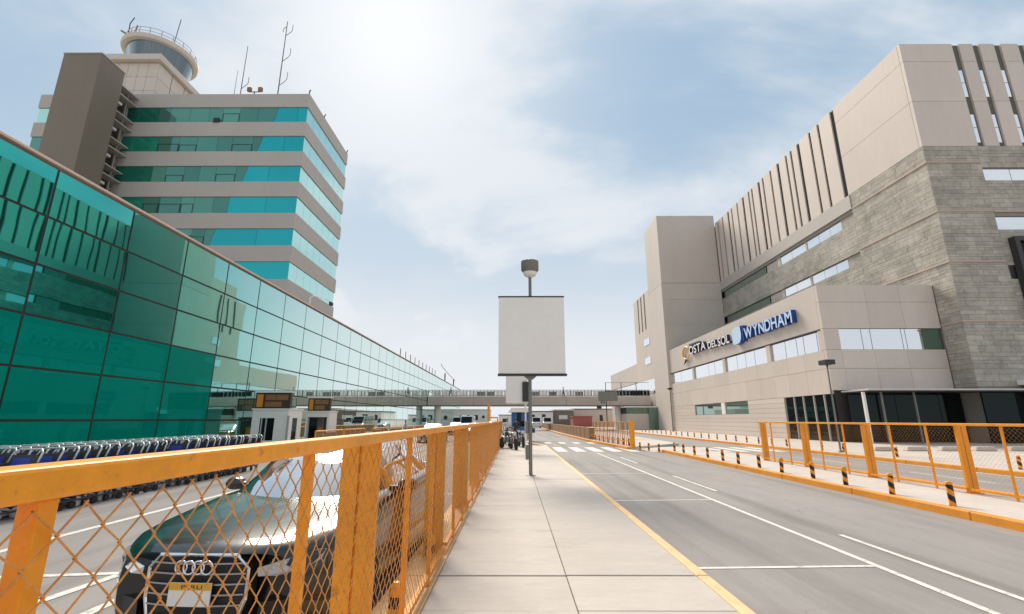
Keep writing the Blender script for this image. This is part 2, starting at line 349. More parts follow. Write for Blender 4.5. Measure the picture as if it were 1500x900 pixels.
for i in range(len(YJ)-1):
    a, b = YJ[i], YJ[i+1]
    if i == 3: continue
    if i == 2: b = YJ[4]
    MB().box(1.925, 2.06, a+.008, b-.008, -.17, .004).build('kerb_stone', 'kerb_pale', walk, bevel=.018)
    MB().box(-1.235, -.806, a+.008, b-.008, -.17, -.004).build('fence_plinth', 'kerb_pale', walk, bevel=.012)
MB().box(-1.235, -.806, 31.01, 62, -.17, -.004).build('fence_plinth', 'kerb_pale', walk)
MB().prism([(1.92,31.02,-.17),(2.06,31.02,-.17),(1.12,36,-.17),(1.12,62,-.17),(.96,62,-.17),(.96,35.8,-.17)], (0,0,.172)).build('kerb_stone', 'kerb_pale', walk)
def line(pts, w, name='lane_line', par=None, z=RZ+.005):
    mb = MB()
    for (ax, ay), (bx, by) in zip(pts, pts[1:]):
        d = Vector((bx-ax, by-ay, 0)).normalized(); n = Vector((-d.y, d.x, 0))*w/2
        mb.add([(ax-n.x, ay-n.y, z), (bx-n.x, by-n.y, z), (bx+n.x, by+n.y, z), (ax+n.x, ay+n.y, z)], [(0,1,2,3)])
    o = mb.build(name, 'whiteline', par)
    return o
line([(4.46,-4),(4.46,26.2)], .09, par=road)
for a, b in ((-2,.6),(5.0,7.93),(12.5,15.8),(20.2,23.4)): line([(5.09,a),(5.09,b)], .085, 'lane_dash', road, RZ+.006)
line([(2.1,6.23),(4.41,6.33)], .07, 'bay_line', road); line([(2.1,11.08),(4.41,11.18)], .07, 'bay_line', road); line([(2.1,16.4),(4.41,16.5)], .07, 'bay_line', road)
for k in range(13): line([(2.75+k*1.03,27.4),(2.75+k*1.03,31.6)], .58, 'crosswalk_stripe', road)
for k in range(5): line([(2.6+k*1.1,36.5),(2.6+k*1.1,38.4)], .5, 'crosswalk_stripe', road)
line([(11.6,6),(11.7,30)], .1, par=road); line([(13.6,8),(13.6,11)], .09, 'lane_dash', road); line([(13.6,14),(13.6,17)], .09, 'lane_dash', road); line([(13.7,20),(13.8,23)], .09, 'lane_dash', road)
line([(15.6,10),(15.9,34)], .1, par=road)
line([(-7.0,1),(-7.0,34)], .14, par=road_l)
line([(-6.4,5.8),(-4.6,6.02)], .10, 'bay_line', road_l); line([(-4.9,3.6),(-4.72,4.9),(-4.58,5.95)], .12, 'bay_line', road_l, RZ+.006); line([(-4.0,3.4),(-3.95,5.3)], .12, 'bay_line', road_l)
line([(-2.6,7.0),(-1.28,6.9)], .09, 'bay_line', road_l); line([(-4.4,12.0),(-1.28,12.0)], .09, 'bay_line', road_l)
# traffic island on the right, with its orange kerbs
isl = st('traffic_island', MB().prism([(8.32,-6,-.17),(11.0,-6,-.17),(11.0,24.5,-.17),(9.6,26.8,-.17),(8.32,26.8,-.17)], (0,0,.165)), 'pave')
y = -6
while y < 26.5:
    y2 = min(y+3.0, 26.9); t0 = 0 if y2 < 26 else -.06
    MB().box(8.14, 8.315, y+.006, y2-.006, -.17, .004).build('kerb_stone', 'kerb_or', isl, bevel=.02)
    if y < 24: MB().box(11.005, 11.16, y+.006, min(y2, 24.5)-.006, -.17, .004).build('kerb_stone', 'kerb_or', isl, bevel=.02)
    y = y2
MB().prism([(8.15,26.905,-.17),(8.31,26.905,-.17),(8.31,28.2,-.17),(8.15,28.2,-.17)], (0,0,.05)).build('kerb_ramp', 'kerb_or', isl)
ped = st('crossing_refuge', sheet([(8.2,28.3),(12,28.3),(12,31.8),(7.2,31.8),(7.0,29.2)], RZ+.012), 'pave')
isl2 = st('far_island', MB().prism([(7.0,29.4,-.17),(9.6,31.9,-.17),(11.5,34,-.17),(12.5,60,-.17),(8.5,98,-.17),(5.6,98,-.17),(5.75,60,-.17),(6.2,40,-.17)], (0,0,.165)), 'pave')
kp = [(6.95,29.3),(6.15,40),(5.7,60),(5.55,98)]
for (a, b), (c, d) in zip(kp, kp[1:]):
    n = 4
    for k in range(n):
        t0, t1 = k/n, (k+1)/n-.004
        p = [(a+(c-a)*t, b+(d-b)*t) for t in (t0, t1)]
        MB().prism([(p[0][0]-.16,p[0][1],-.17),(p[0][0],p[0][1],-.17),(p[1][0],p[1][1],-.17),(p[1][0]-.16,p[1][1],-.17)], (0,0,.175)).build('kerb_stone', 'kerb_or', isl2)
fore = st('hotel_forecourt', MB().prism([(16.12,-6,-.17),(60,-6,-.17),(60,110,-.17),(16.12,110,-.17)], (0,0,.165)), 'pave')
y = 2
while y < 72:
    MB().box(15.95, 16.115, y+.006, y+2.994, -.17, .004).build('kerb_stone', 'kerb_or', fore, bevel=.02); y += 3

# ------------------------------------------------------------------ terminal with the green glass wall
TX = -15.0
term = thing('terminal_building', 'long low terminal with green reflective glass wall along the service road', 'building', (TX, 70, RZ))
Y0, PW, PH, NC, NR = 7.53, 3.15, 1.594, 40, 6
ZR = [-.02+PH*i for i in range(NR)] + [9.62]
MB().box(TX-10, TX-.16, Y0, Y0+PW*NC, RZ, 9.55).build('wall', 'gap', term)
MB().box(TX-10.1, TX-.12, Y0-.1, Y0+PW*NC+.1, 9.56, 9.70).build('roof', 'roofgrey', term)
MB().box(TX-.5, TX+.05, Y0-.1, Y0+PW*NC+.1, 9.705, 9.80).build('coping', 'coping', term, bevel=.02)
MB().box(TX-.12, TX+.06, Y0, Y0+PW*NC, RZ, -.03).build('plinth', 'mull', term)
pm = {}
for key, h in (('a', PH), ('b', ZR[6]-ZR[5])):
    for mt in ('g_term', 'g_teal'):
        g = .04
        pm[key+mt] = MB().box(-.03, 0, -PW/2+g, PW/2-g, -h/2+g, h/2-g).mesh('glass_pane', mt)
for c in range(NC):
    for r in range(NR):
        cy = Y0+PW*(c+.5); cz = (ZR[r]+ZR[r+1])/2
        mt = 'g_teal' if (r <= 2 and c <= 4) else 'g_term'
        t = .0035 if c < 8 else .0016
        inst('glass_pane', pm[('b' if r == 5 else 'a')+mt], term, (TX, cy, cz), rot=(0, random.uniform(-t, t), random.uniform(-t, t)))
for c in range(NC+1): MB().box(TX-.10, TX-.012, Y0+PW*c-.06, Y0+PW*c+.06, -.02, 9.6).build('mullion', 'mull', term)
for z in ZR[1:-1]: MB().box(TX-.10, TX-.016, Y0, Y0+PW*NC, z-.06, z+.06).build('transom', 'mull', term)
for k in range(10):
    y = 62.5+k*3.15
    MB().box(TX-.35, TX-.27, y-.05, y+.05, 9.9, 10.95).build('roof_post', 'brown' if k == 3 else 'dark', term)
for y in (104, 119): MB().tube([(TX-.3,y,9.9),(TX-.3,y,11.6)], .14, 8).build('roof_post', 'dark', term)
MB().tube([(TX-.3,98,12.9),(TX-.3,101,12.5),(TX-.3,108,12.0),(TX-.3,122,11.4)], .07, 6).build('roof_cable', 'steel', term)
cc = thing('security_camera', 'small white security camera on a curved arm above the terminal coping', 'camera', (TX-.2, 33.6, 9.9))
MB().tube([(TX-.2,33.6,9.9),(TX-.2,33.6,10.45),(TX-.1,33.9,10.68),(TX+.35,34.9,10.72),(TX+.6,35.5,10.6)], .035, 8).build('arm', 'white', cc, smooth=True)
MB().box(TX+.5, TX+.72, 35.35, 35.75, 10.32, 10.58).build('camera_body', 'dark', cc, bevel=.03)
# unused: nothing else stands on the near roof

# ------------------------------------------------------------------ office tower behind the terminal
tw = thing('office_tower', 'grey banded office tower with cyan and green ribbon windows behind the terminal', 'building', (-36, 49, RZ))
TL, TR, TF, TB = -50.6, -21.8, 43.0, 54.75
MB().box(TL+.3, TR-.3, TF+.3, TB-.3, RZ, 35.0).build('core', 'gap', tw)
MB().box(TL+.2, TR-.2, TF+.2, TB-.2, 35.0, 35.2).build('roof', 'roofgrey', tw)
fl = [33.85-3.452*i for i in range(8)]          # glass heads
def band(z0, z1):
    t = .3
    MB().box(TL, TR, TF, TF+t, z0, z1).box(TR-t, TR, TF+t, TB, z0, z1).box(TL, TL+t, TF+t, TB, z0, z1).build('spandrel_band', 'bandgrey', tw)
band(33.85, 35.45)
for i in range(7): band(fl[i+1], fl[i]-1.80)
band(RZ, fl[7]-1.8)
def xcol(u, v):                                  # photograph column on the tower's front plane
    d = ((u-750)/F, (450-v)/F); Y = math.cos(PITCH)-d[1]*math.sin(PITCH); c, s = math.cos(YAW), math.sin(YAW)
    X_, Y_ = c*d[0]-s*Y, s*d[0]+c*Y
    return X_/Y_*TF
bnd = [(408,157,400,179),(385,200,376,222),(363,244,353,267),(336,289,331,312),(315,335,305,360),(280,383,270,409),(250,430,240,455),(220,480,210,500)]  # slanted edge of the painted reflection per floor, cut into the pane shapes
for i in range(8):
    zt, zb = fl[i]-.015, fl[i]-1.785; yg = TF+.10
    xt, xb = xcol(*bnd[i][:2]), xcol(*bnd[i][2:])
    xs = [-41.0]; rr = random.Random(i*5+2)
    x = -41.0+rr.choice((3.4, 3.9, 3.6)); seq = [(-41.0, x, 'g_tdark' if i % 2 == 0 else 'g_tmint')]
    while x < xt-2.2:
        w = rr.uniform(1.1, 2.3); w = min(w, xt-x-1.0); seq.append((x, x+w, rr.choice(('g_tmid','g_tmid','g_tmid','g_tmid','g_tmid2','g_tmid2')))); x += w
    g = .012
    for q, (a, b, mt) in enumerate(seq):
        MB().box(a+g, b-g, yg, yg+.02, zb, zt).build('window_pane', mt, tw)
        if q and b-a > 1.2 and rr.random() < .42:        # opening light with its own sash frame, sometimes a blind behind the upper part
            zm = (zb+zt)/2+rr.uniform(-.1,.2); f = .045
            MB().box(a+.05, b-.05, yg-.03, yg-.004, zm-f, zm).box(a+.05, a+.05+f, yg-.03, yg-.004, zb+.02, zm-f).box(b-.05-f, b-.05, yg-.03, yg-.004, zb+.02, zm-f).box(a+.05, b-.05, yg-.031, yg-.004, zb+.0, zb+.04).build('sash_frame', 'mull', tw)
    MB().prism([(x+g,yg,zb),(xb-g,yg,zb),(xt-g,yg,zt),(x+g,yg,zt)], (0,.02,0)).build('window_pane', 'g_tmid', tw)
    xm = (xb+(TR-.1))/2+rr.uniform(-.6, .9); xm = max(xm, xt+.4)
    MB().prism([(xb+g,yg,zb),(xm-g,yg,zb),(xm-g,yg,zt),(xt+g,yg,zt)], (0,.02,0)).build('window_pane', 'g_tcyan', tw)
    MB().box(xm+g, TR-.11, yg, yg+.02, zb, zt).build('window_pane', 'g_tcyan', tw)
    n = 7; yy = [TF+.12+(TB-TF-.2)*k/n for k in range(n+1)]
    for k in range(n): MB().box(TR-.12, TR-.10, yy[k]+g, yy[k+1]-g, zb, zt).build('window_pane', 'g_tside', tw)
    for k in range(4): MB().box(TL+.1+k*2.36+g, TL+.1+(k+1)*2.36-g, yg, yg+.02, zb, zt).build('window_pane', 'g_tside' if i == 0 else 'g_tmid', tw)
MB().box(-41.6, -41.02, TF-.02, TF+.2, 10, 35.3).build('corner_pier', 'bandgrey', tw)
# stair core standing clear of the front, with bracket ladder in the gap
MB().box(-43.6, -39.9, 38.0, 40.75, RZ, 36.1).build('stair_core', 'mono', tw, bevel=.03)
MB().box(-43.65, -39.85, 37.95, 40.8, 36.105, 36.2).build('core_cap', 'bandgrey', tw)
MB().box(-43.2, -41.4, 40.76, 42.97, RZ, 35).build('link_wall', 'gap', tw)
for k in range(24): MB().box(-41.0, -39.95, 40.76, 42.95, 12.2+k*.98, 12.3+k*.98).build('bracket', 'bandgrey', tw) if k % 3 else MB().box(-41.2, -39.92, 40.76, 41.2, 12.1+k*.98, 12.35+k*.98).build('bracket', 'cream', tw)
MB().box(-40.62, -40.5, 42.2, 42.32, 10, 35.2).build('ladder_rail', 'balus', tw)
for x, y in ((-21.9,43.1),(-21.9,47.2),(-21.9,54.6)): MB().tube([(x,y,35.45),(x,y,35.8),(x+.12,y,36.0)], .06, 6).build('roof_spike', 'dark', tw)
MB().box(-31.6, -31.0, 42.9, 42.99, 31.99, 32.5).build('facade_lamp', 'black', tw)

ct = thing('control_tower', 'cream panelled rooftop control tower with round glazed cab and railings', 'control tower', (-45, 50, 35.2))
bx0, bx1, by0, by1 = -48.2, -42.2, 47.0, 53.5
MB().box(bx0+.1, bx1-.1, by0+.1, by1-.1, 35.2, 43.0).build('shaft', 'gap', ct)
nx, nz = 5, 4
for i in range(nx):
    for j in range(nz):
        w = (bx1-bx0)/nx; h = 7.6/nz
        MB().box(bx0+i*w+.02, bx0+(i+1)*w-.02, by0, by0+.09, 35.3+j*h+.02, 35.3+(j+1)*h-.02).build('cladding_panel', 'cream', ct)
for i in range(3):
    for j in range(nz):
        w = (by1-by0)/3; h = 7.6/nz
        MB().box(bx1-.09, bx1, by0+i*w+.1, by0+(i+1)*w-.02, 35.3+j*h+.02, 35.3+(j+1)*h-.02).build('cladding_panel', 'cream', ct)
MB().box(bx0-.8, bx1+.5, by0-.6, by1+.5, 42.95, 43.75).build('eave', 'cream', ct, bevel=.08)
CX, CY, CR = -46.0, 51.3, 4.45
MB().lathe([(2.0,41.0),(3.3,43.6),(3.9,43.85),(3.9,44.15),(3.0,44.2)], (CX,CY,0), 48).build('balcony', 'cream', ct, smooth='auto')
nseg = 16
for k in range(nseg):
    a0, a1 = 2*math.pi*k/nseg+.002, 2*math.pi*(k+1)/nseg-.002; vs = []; fs = []
    S = 4
    for q in range(S+1):
        a = a0+(a1-a0)*q/S
        vs += [(CX+3.0*math.cos(a), CY+3.0*math.sin(a), 44.15), (CX+3.6*math.cos(a), CY+3.55*math.sin(a), 47.0)]
    for q in range(S): fs.append((2*q, 2*q+2, 2*q+3, 2*q+1))
    MB().add(vs, fs).build('cab_window', 'g_cab', ct, smooth=True)
MB().lathe([(2.9,44.2),(3.4,47.0)], (CX,CY,0), 32).build('cab_interior', 'dark', ct)
MB().lathe([(3.5,47.0),(4.0,47.08),(4.12,47.35),(4.08,47.65),(3.6,47.75)], (CX,CY,0), 56).build('cab_roof', 'cream', ct, smooth='auto')
rl = MB()
for z in (48.2, 48.7): rl.tube([(CX+3.75*math.cos(a*math.pi/24), CY+3.75*math.sin(a*math.pi/24), z) for a in range(48)], .035, 5, closed=True)
for k in range(20): a = k*math.pi/10; rl.tube([(CX+3.75*math.cos(a), CY+3.75*math.sin(a), 47.7), (CX+3.75*math.cos(a), CY+3.75*math.sin(a), 48.7)], .04, 5)
rl.build('roof_railing', 'balus', ct)
MB().tube([(-48.6,48.9,48.2),(-48.7,48.9,50.5),(-48.3,48.9,51.4)], .06, 6).build('whip_aerial', 'dark', ct)
MB().tube([(-48.9,49.2,48.2),(-49.2,49.1,49.2),(-49.8,49.1,49.6)], .12, 6).build('instrument_arm', 'brown', ct)
MB().tube([(-47.4,48.4,48.2),(-47.2,48.4,49.7)], .09, 6).build('instrument_post', 'brown', ct)
MB().tube([(-43.2,49.6,48.2),(-42.9,49.6,51.8)], .05, 6).build('whip_aerial', 'steel', ct)
MB().box(-42.1, -40.4, 48.5, 50.6, 38.2, 38.5).build('hood', 'lampgrey', ct)
MB().tube([(-42.0,48.2,38),(-41.4,48.3,37.2),(-41.0,48.4,35.4)], .25, 8).build('duct', 'cream', ct, smooth=True)
MB().box(-41.6, -39.4, 49, 51, 35.3, 37.6).build('plant_unit', 'bandgrey', ct)
MB().box(-41.4, -37.8, 50.6, 53.5, 38.0, 38.25).build('terrace_slab', 'mono', ct)
tr = MB()
for z in (38.8, 39.5): tr.tube([(-41.4,50.7,z),(-37.9,50.7,z),(-37.9,53.4,z)], .035, 5)
for x in (-41.2,-40.1,-39,-37.9): tr.tube([(x,50.7,38.2),(x,50.7,39.5)], .035, 5)
tr.tube([(-37.9,50.7,35.2),(-37.9,50.7,39.5)], .07, 5)
tr.build('terrace_railing', 'balus', ct)
def antenna(label, x, y, h, arms, r=.07):
    a = thing('antenna_mast', label, 'antenna', (x, y, 35.2), 'aerials on the tower roof')
    MB().tube([(x,y,35.2),(x,y,35.2+h)], [r, r*.6], 6).build('mast', 'steel', a)
    for z, l in arms: MB().tube([(x,y,35.2+z),(x+l*.8,y,35.2+z+l*.75),(x+l,y,35.2+z+l*1.1),(x+l,y,35.2+z+l*2.2)], .035, 5).build('aerial_arm', 'steel', a)
    return a
antenna('tall mast with three curved aerial arms on the tower roof', -26.4, 45, 11.6, [(2.9,.8),(6.1,.8),(9.6,.7),(10.9,-.35)], .07)
antenna('bare slim mast left of the tall mast on the tower roof', -30.6, 45, 8.2, [(2.5,.7)], .055)
antenna('shortest thin whip aerial at left on the tower roof', -31.3, 45, 4.9, [], .035)
fd = thing('floodlight_pair', 'pair of small dark floodlights on the tower roof between the masts', 'floodlight', (-28.4, 44, 35.2))
MB().tube([(-28.9,44,36.5),(-27.9,44,36.5)], .05, 6).tube([(-28.4,44,35.2),(-28.4,44,36.5)], .05, 6).build('bracket', 'dark', fd)
for x in (-28.95, -27.75): MB().box(x-.22, x+.22, 43.8, 44.1, 36.5, 37.0).build('lamp_head', 'brown', fd, bevel=.05)

# ------------------------------------------------------------------ hotel
ht = thing('hotel_building', 'big beige and slate clad hotel with ribbon windows and slotted top floors', 'building', (36, 55, 0))
XS, YF, ZT, ZS = 33.2, 33.9, 33.1, 23.2
XE, YE = 52.0, 72.0
main = MB().box(XS+.55, XE, YF+.55, YE+2, 0, ZT-.03).build('main_block', 'gap', ht)
# upper cladding, front: slots at three places
slots = [(37.74,38.3),(39.5,40.05),(41.34,41.9),(43.4,43.95),(45.6,46.15)]
xs = [XS]+[v for s in slots for v in s]+[49.5]
zl = [ZS, 27.4, 31.3, ZT]
for a, b in zip(xs[::2], xs[1::2]):
    for z0, z1 in zip(zl, zl[1:]):
        MB().box(a+.01, b-.01, YF, YF+.3, z0+.012, z1-.012).build('cladding_panel', 'beige', main, bevel=.01)
for i, (a, b) in enumerate(slots):
    MB().box(a, b, YF+.17, YF+.3, ZS, ZT-.03).build('slot_backing', 'slotdark', main)
    for j, z in enumerate((23.6, 27.9)):
        MB().box(a+.03, b-.16, YF+.12, YF+.16, z, z+1.35).build('slot_window', 'g_hotel', main); MB().box(a+.03, b-.16, YF+.12, YF+.16, z+1.4, z+2.6).build('slot_window', 'g_hotel', main)
# upper cladding, side: solid near panel then fins between the slots
ys = [71.81,70.61,68.85,66.78,65.66,63.88,61.96,60.35,59.42,57.48,56.49,54.59,52.76,51.03,50.0,48.46,46.37,44.87,42.57]
for z0, z1 in zip(zl, zl[1:]): MB().box(XS, XS+.3, YF+.305, 42.5, z0+.012, z1-.012).build('cladding_panel', 'beige', main, bevel=.01)
yy = sorted(ys); lo = 42.5
for i, y in enumerate(yy):
    w = .36 if i % 3 else .52
    a = y+w; b = (yy[i+1] if i+1 < len(yy) else YE)-.0
    if b-a > .1: MB().box(XS, XS+.145, a, b, ZS+.01, ZT-.01+random.uniform(-.03,.03)).build('fin_panel', 'beige', main, bevel=.01)
MB().box(XS+.15, XS+.25, 42.505, YE, ZS, ZT-.05).build('slot_backing', 'gap', main)
# stone walls: strips around the window bands; band heights
WB = [(16.2,17.3),(20.25,21.4)]
slabs_side = [(35.2,42.4,0,ZS)] + [(42.4,YE,a,b) for a, b in ((0,16.2),(17.3,20.25),(21.4,ZS))]
slabs_front = [(XS,37.6,0,ZS)] + [(37.6,XE,a,b) for a, b in ((0,11.95),(13.05,15.95),(17.1,20.15),(21.3,ZS))]
TH = .07
for a, b, c, d in slabs_side: MB().box(XS+TH, XS+.5, max(a, YF+.5), b, c, d-.005).build('backing_wall', 'mortar', main)
MB().box(XS+TH, XS+.5, YF+.5, 35.2, 0, ZS-.005).build('backing_wall', 'mortar', main)
for a, b, c, d in slabs_front: MB().box(max(a, XS+TH), b, YF+TH, YF+.5, c, d-.005).build('backing_wall', 'mortar', main)
# string courses
SC = [21.75, 17.5, 13.35, 8.7]
for z in SC:
    MB().box(XS-.05, (37.55 if z > 13 else XE), YF-.05, YF+.06, z-.07, z+.07).build('string_course', 'string', main)
    MB().box(XS-.05, XS+.06, YF+.065, 42.35 if z in (21.75,17.5) else (YE if z > 12 else 35.7), z-.07, z+.07).build('string_course', 'string', main)
MB().box(XS-.06, XS+.1, 42.4, YE, 21.75, ZS-.012).build('fascia_band', 'bandgrey', main)
MB().box(37.6, XE, YF-.05, YF+.06, 17.4, 17.54).build('string_course', 'string', main)
# stones
def courses(rects, skip, zlines):
    out = []; rr = random.Random(11)
    for (u0, u1, z0, z1) in rects:
        z = z0
        while z < z1-.05:
            h = rr.choice((.20,.26,.32,.38,.5)); nxt = z+h
            for zz in zlines:
                if z < zz < nxt+.15: nxt = zz
            if z1-nxt < .18: nxt = z1
            u = u0
            while u < u1-.01:
                w = rr.uniform(.45, 1.25); 
                if u1-(u+w) < .35: w = u1-u
                out.append((u, u+w, z, nxt)); u += w
            z = nxt
    return out
stones = []
for u0, u1, z0, z1 in courses([(XS,37.6,3.9,ZS),(37.6,48,3.9,11.95),(37.6,48,13.05,15.95),(37.6,48,17.55,20.15),(37.6,48,21.3,ZS)], None, SC): stones.append(('f', u0, u1, z0, z1))
for u0, u1, z0, z1 in courses([(YF+TH,42.4,11.9,ZS),(YF+TH,35.7,3.9,11.9),(42.4,YE,11.9,16.2),(42.4,YE,17.3,20.25)], None, SC): stones.append(('s', u0, u1, z0, z1))
def score(s):
    k, u0, u1, z0, z1 = s
    c = ((u0+u1)/2, YF, (z0+z1)/2) if k == 'f' else (XS, (u0+u1)/2, (z0+z1)/2)
    p = PX(*c)
    if p is None or not (-5 < p[0] < 1505 and -5 < p[1] < 905): return 0
    if k == 's' and (c[1] > 36.2 and c[2] < 12): return 0
    dv = Vector(c)-Vector((0,0,CAMH)); cs = abs(dv.y if k == 'f' else dv.x)/dv.length
    return (u1-u0)*(z1-z0)*cs/dv.length_squared
stones.sort(key=score, reverse=True)
far = MB(); rr = random.Random(3); smesh = {}
for i, (k, u0, u1, z0, z1) in enumerate(stones):
    g = .008; t = rr.uniform(.050, .064)
    qw = round((u1-u0)*10)/10; w = u1-u0-2*g; h = z1-z0-2*g
    if i < 300:
        key = (k, round(t*100), round(w, 2), round(h, 2))
        if key not in smesh:
            smesh[key] = (MB().box(-w/2, w/2, TH-t, TH, -h/2, h/2) if k == 'f' else MB().box(TH-t, TH, -w/2, w/2, -h/2, h/2)).mesh('stone', 'stone')
        inst('stone', smesh[key], main, ((u0+u1)/2, YF, (z0+z1)/2) if k == 'f' else (XS, (u0+u1)/2, (z0+z1)/2))
    else:
        if k == 'f': far.box(u0+g, u1-g, YF+TH-t, YF+TH, z0+g, z1-g)
        else: far.box(XS+TH-t, XS+TH, u0+g, u1-g, z0+g, z1-g)
tag(far.build('stonework', 'stone_far', main), kind='stuff')
# windows
def panes(axis, p, u, z0, z1, mt, par, name='window_pane', g=.02, th=.03):
    for a, b in zip(u, u[1:]):
        if axis == 'x': MB().box(p, p+th, a+g, b-g, z0+.01, z1-.01).build(name, mt, par)
        else: MB().box(a+g, b-g, p, p+th, z0+.01, z1-.01).build(name, mt, par)
for z0, z1 in WB:
    panes('x', XS+.27, [44.4,46.2,48.1,50.2], z0, z1, 'g_hotel', main); panes('x', XS+.27, [50.5,53.2,55.6], z0, z1, 'g_hotel', main)
    panes('x', XS+.27, [56.2,58.9], z0, z1, 'g_hotel', main); panes('x', XS+.27, [59.1,61.5,63.6,65.9,68.4,70.2,71.9], z0, z1, 'g_green', main)
    for a, b in ((42.4,44.4),(50.2,50.5),(55.6,56.2)): MB().box(XS+.2, XS+.4, a, b, z0, z1).build('window_pier', 'stone_far' if a < 43 else 'beige', main)
panes('y', YF+.2, [37.62,39.9,42.2,44.5,46.8], 20.15, 21.3, 'g_hotel', main); panes('y', YF+.2, [37.62,40.2,42.8,45.4], 15.95, 17.1, 'g_hotel', main); panes('y', YF+.2, [37.62,38.6], 11.95, 13.05, 'g_hotel', main)
MB().box(38.1, 38.45, YF-.5, YF-.01, 9.2, 15.2).box(38.451, 44, YF-.5, YF-.01, 14.85, 15.2).box(38.451, 44, YF-.5, YF-.01, 9.2, 9.55).build('bay_frame', 'dark', main)
MB().box(38.46, 44, YF-.2, YF-.1, 9.56, 14.84).build('bay_window', 'g_hdark', main)
# ---- stair core block and rear wings
core = MB().box(23.72, 33.19, 72.06, 79.5, 0, 22.9).build('core_block', 'beige2', ht)
MB().box(23.7, 33.19, 72.03, 79.5, 22.95, 34.6).build('upper_cladding', 'beige', core, bevel=.02)
for z0, z1 in ((20.2,22.9),(16.2,20.15),(12.2,16.15)): MB().box(23.72, 33.18, 72.02, 72.055, z0, z1).build('cladding_panel', 'beige2', core)
MB().box(23.68, 23.715, 72.1, 79.4, 0.02, 22.9).build('cladding_panel', 'beige', core)
MB().box(31, XE, 74, 100, 0, 30).build('rear_block', 'beige2', core)
wing = MB().box(23.95, 33, 79.55, 91, 0, 24.2).build('rear_wing', 'beige', ht)
for y in (83.0, 85.2, 87.4): MB().box(23.9, 23.94, y, y+.4, 17.5, 24.1).build('slot', 'gap', wing)
panes('x', 23.90, [81.5,83.2,85], 14.6, 15.8, 'g_hotel', wing); panes('x', 23.90, [81.5,83.2,85], 11.2, 12.4, 'g_hotel', wing)
wing2 = MB().box(24.05, 33, 91.05, 117, 0, 5.6).box(24.05, 33, 91.05, 117, 8.6, 12.2).box(24.6, 33, 91.05, 117, 5.6, 8.6).build('low_wing', 'beige', ht)
panes('x', 24.3, [91.2+i*3.6 for i in range(8)], 5.65, 8.55, 'g_hotel', wing2)
panes('x', 23.9, [79.8,82,84.2,86.4,88.6,90.8], 6.0, 8.4, 'g_hotel', wing)
ax = thing('gatehouse_annex', 'low beige annex with a strip of green windows under the footbridge', 'building', (21, 80, 0))
MB().box(18.6, 23.65, 79.0, 86, 0, 2.55).build('wall', 'beige', ax); MB().box(18.4, 23.66, 78.8, 86, 3.55, 3.75).build('roof', 'white', ax)
panes('y', 78.98, [18.6,19.5,21.2,22.1], 2.56, 3.54, 'g_green', ax); MB().box(22.15, 23.64, 78.7, 79.0, .1, 3.54).build('glazed_lobby', 'g_green', ax)
MB().box(18.7, 23.6, 79.2, 85.9, 2.552, 3.548).build('upper_wall', 'gap', ax)
# ---- lobby block with the hotel's name
XL, YL, YB = 24.0, 35.74, 72.0
lob = MB().box(XL+.35, XS-.01, YL+.35, YB, 0, 11.7).build('lobby_block', 'gap', ht)
MB().box(XL+.2, XS-.02, YL+.2, YB-.02, 11.72, 11.8).build('lobby_roof', 'roofgrey', lob)
MB().box(XL, XL+.3, YL+.305, YB, 8.5, 12.0).build('parapet', 'beige', lob, bevel=.01)
MB().box(XL-.02, XL+.2, YL+.4, YB, 8.40, 8.47).build('window_head', 'gap', lob)
yj = [YL+.305,38.6,41.1,43.4,46.1,48.9,52.7,56.5,60.6,64.5,68.4,YB]
for a, b in zip(yj, yj[1:]):
    for z0, z1 in ((3.5,5.42),(5.42,6.85)): MB().box(XL, XL+.3, a+.01, b-.01, z0+.01, z1-.01).build('cladding_panel', 'beige', lob)
groups = [[36.46,36.85,38.61,39.61,41.29,43.58],[44.26,46.74,48.65,50.56,53.18],[53.79,56.33,58.14,62.68],[63.21,67.97,71.9]]
prev = YL+.305
for gp in groups:
    if gp[0]-prev > .05: MB().box(XL, XL+.3, prev, gp[0], 6.86, 8.395).build('window_pier', 'beige', lob)
    panes('x', XL+.16, gp, 6.86, 8.39, 'g_hotel', lob, g=.03); prev = gp[-1]
MB().box(XL+.02, XL+.3, 71.9, YB, 6.86, 8.39).build('window_pier', 'beige', lob)
for z in [0.02+.435*i for i in range(8)]:
    z1 = z+.42
    if 2.1 < z+.2 < 3.5:
        MB().box(XL, XL+.3, 42.35, 48.95, z, z1).build('siding_board', 'beige', lob); MB().box(XL, XL+.3, 63.4, YB, z, z1).build('siding_board', 'beige', lob)
    else: MB().box(XL, XL+.3, 42.35, YB, z, z1).build('siding_board', 'beige', lob)
panes('x', XL+.12, [49.0,54.4], 2.2, 3.48, 'g_green', lob); panes('x', XL+.12, [55.3,63.35], 2.2, 3.48, 'g_green', lob); MB().box(XL, XL+.3, 54.41, 55.29, 2.2, 3.48).build('window_pier', 'white', lob)
panes('x', XL+.14, [YL+.1,36.9,38.2,39.6,40.9,42.3], .02, 3.46, 'g_hdark', lob, g=.05)
for y in (36.9,38.2,39.6,40.9): MB().box(XL+.02, XL+.2, y-.045, y+.045, .02, 3.47).build('glazing_bar', 'frame', lob)
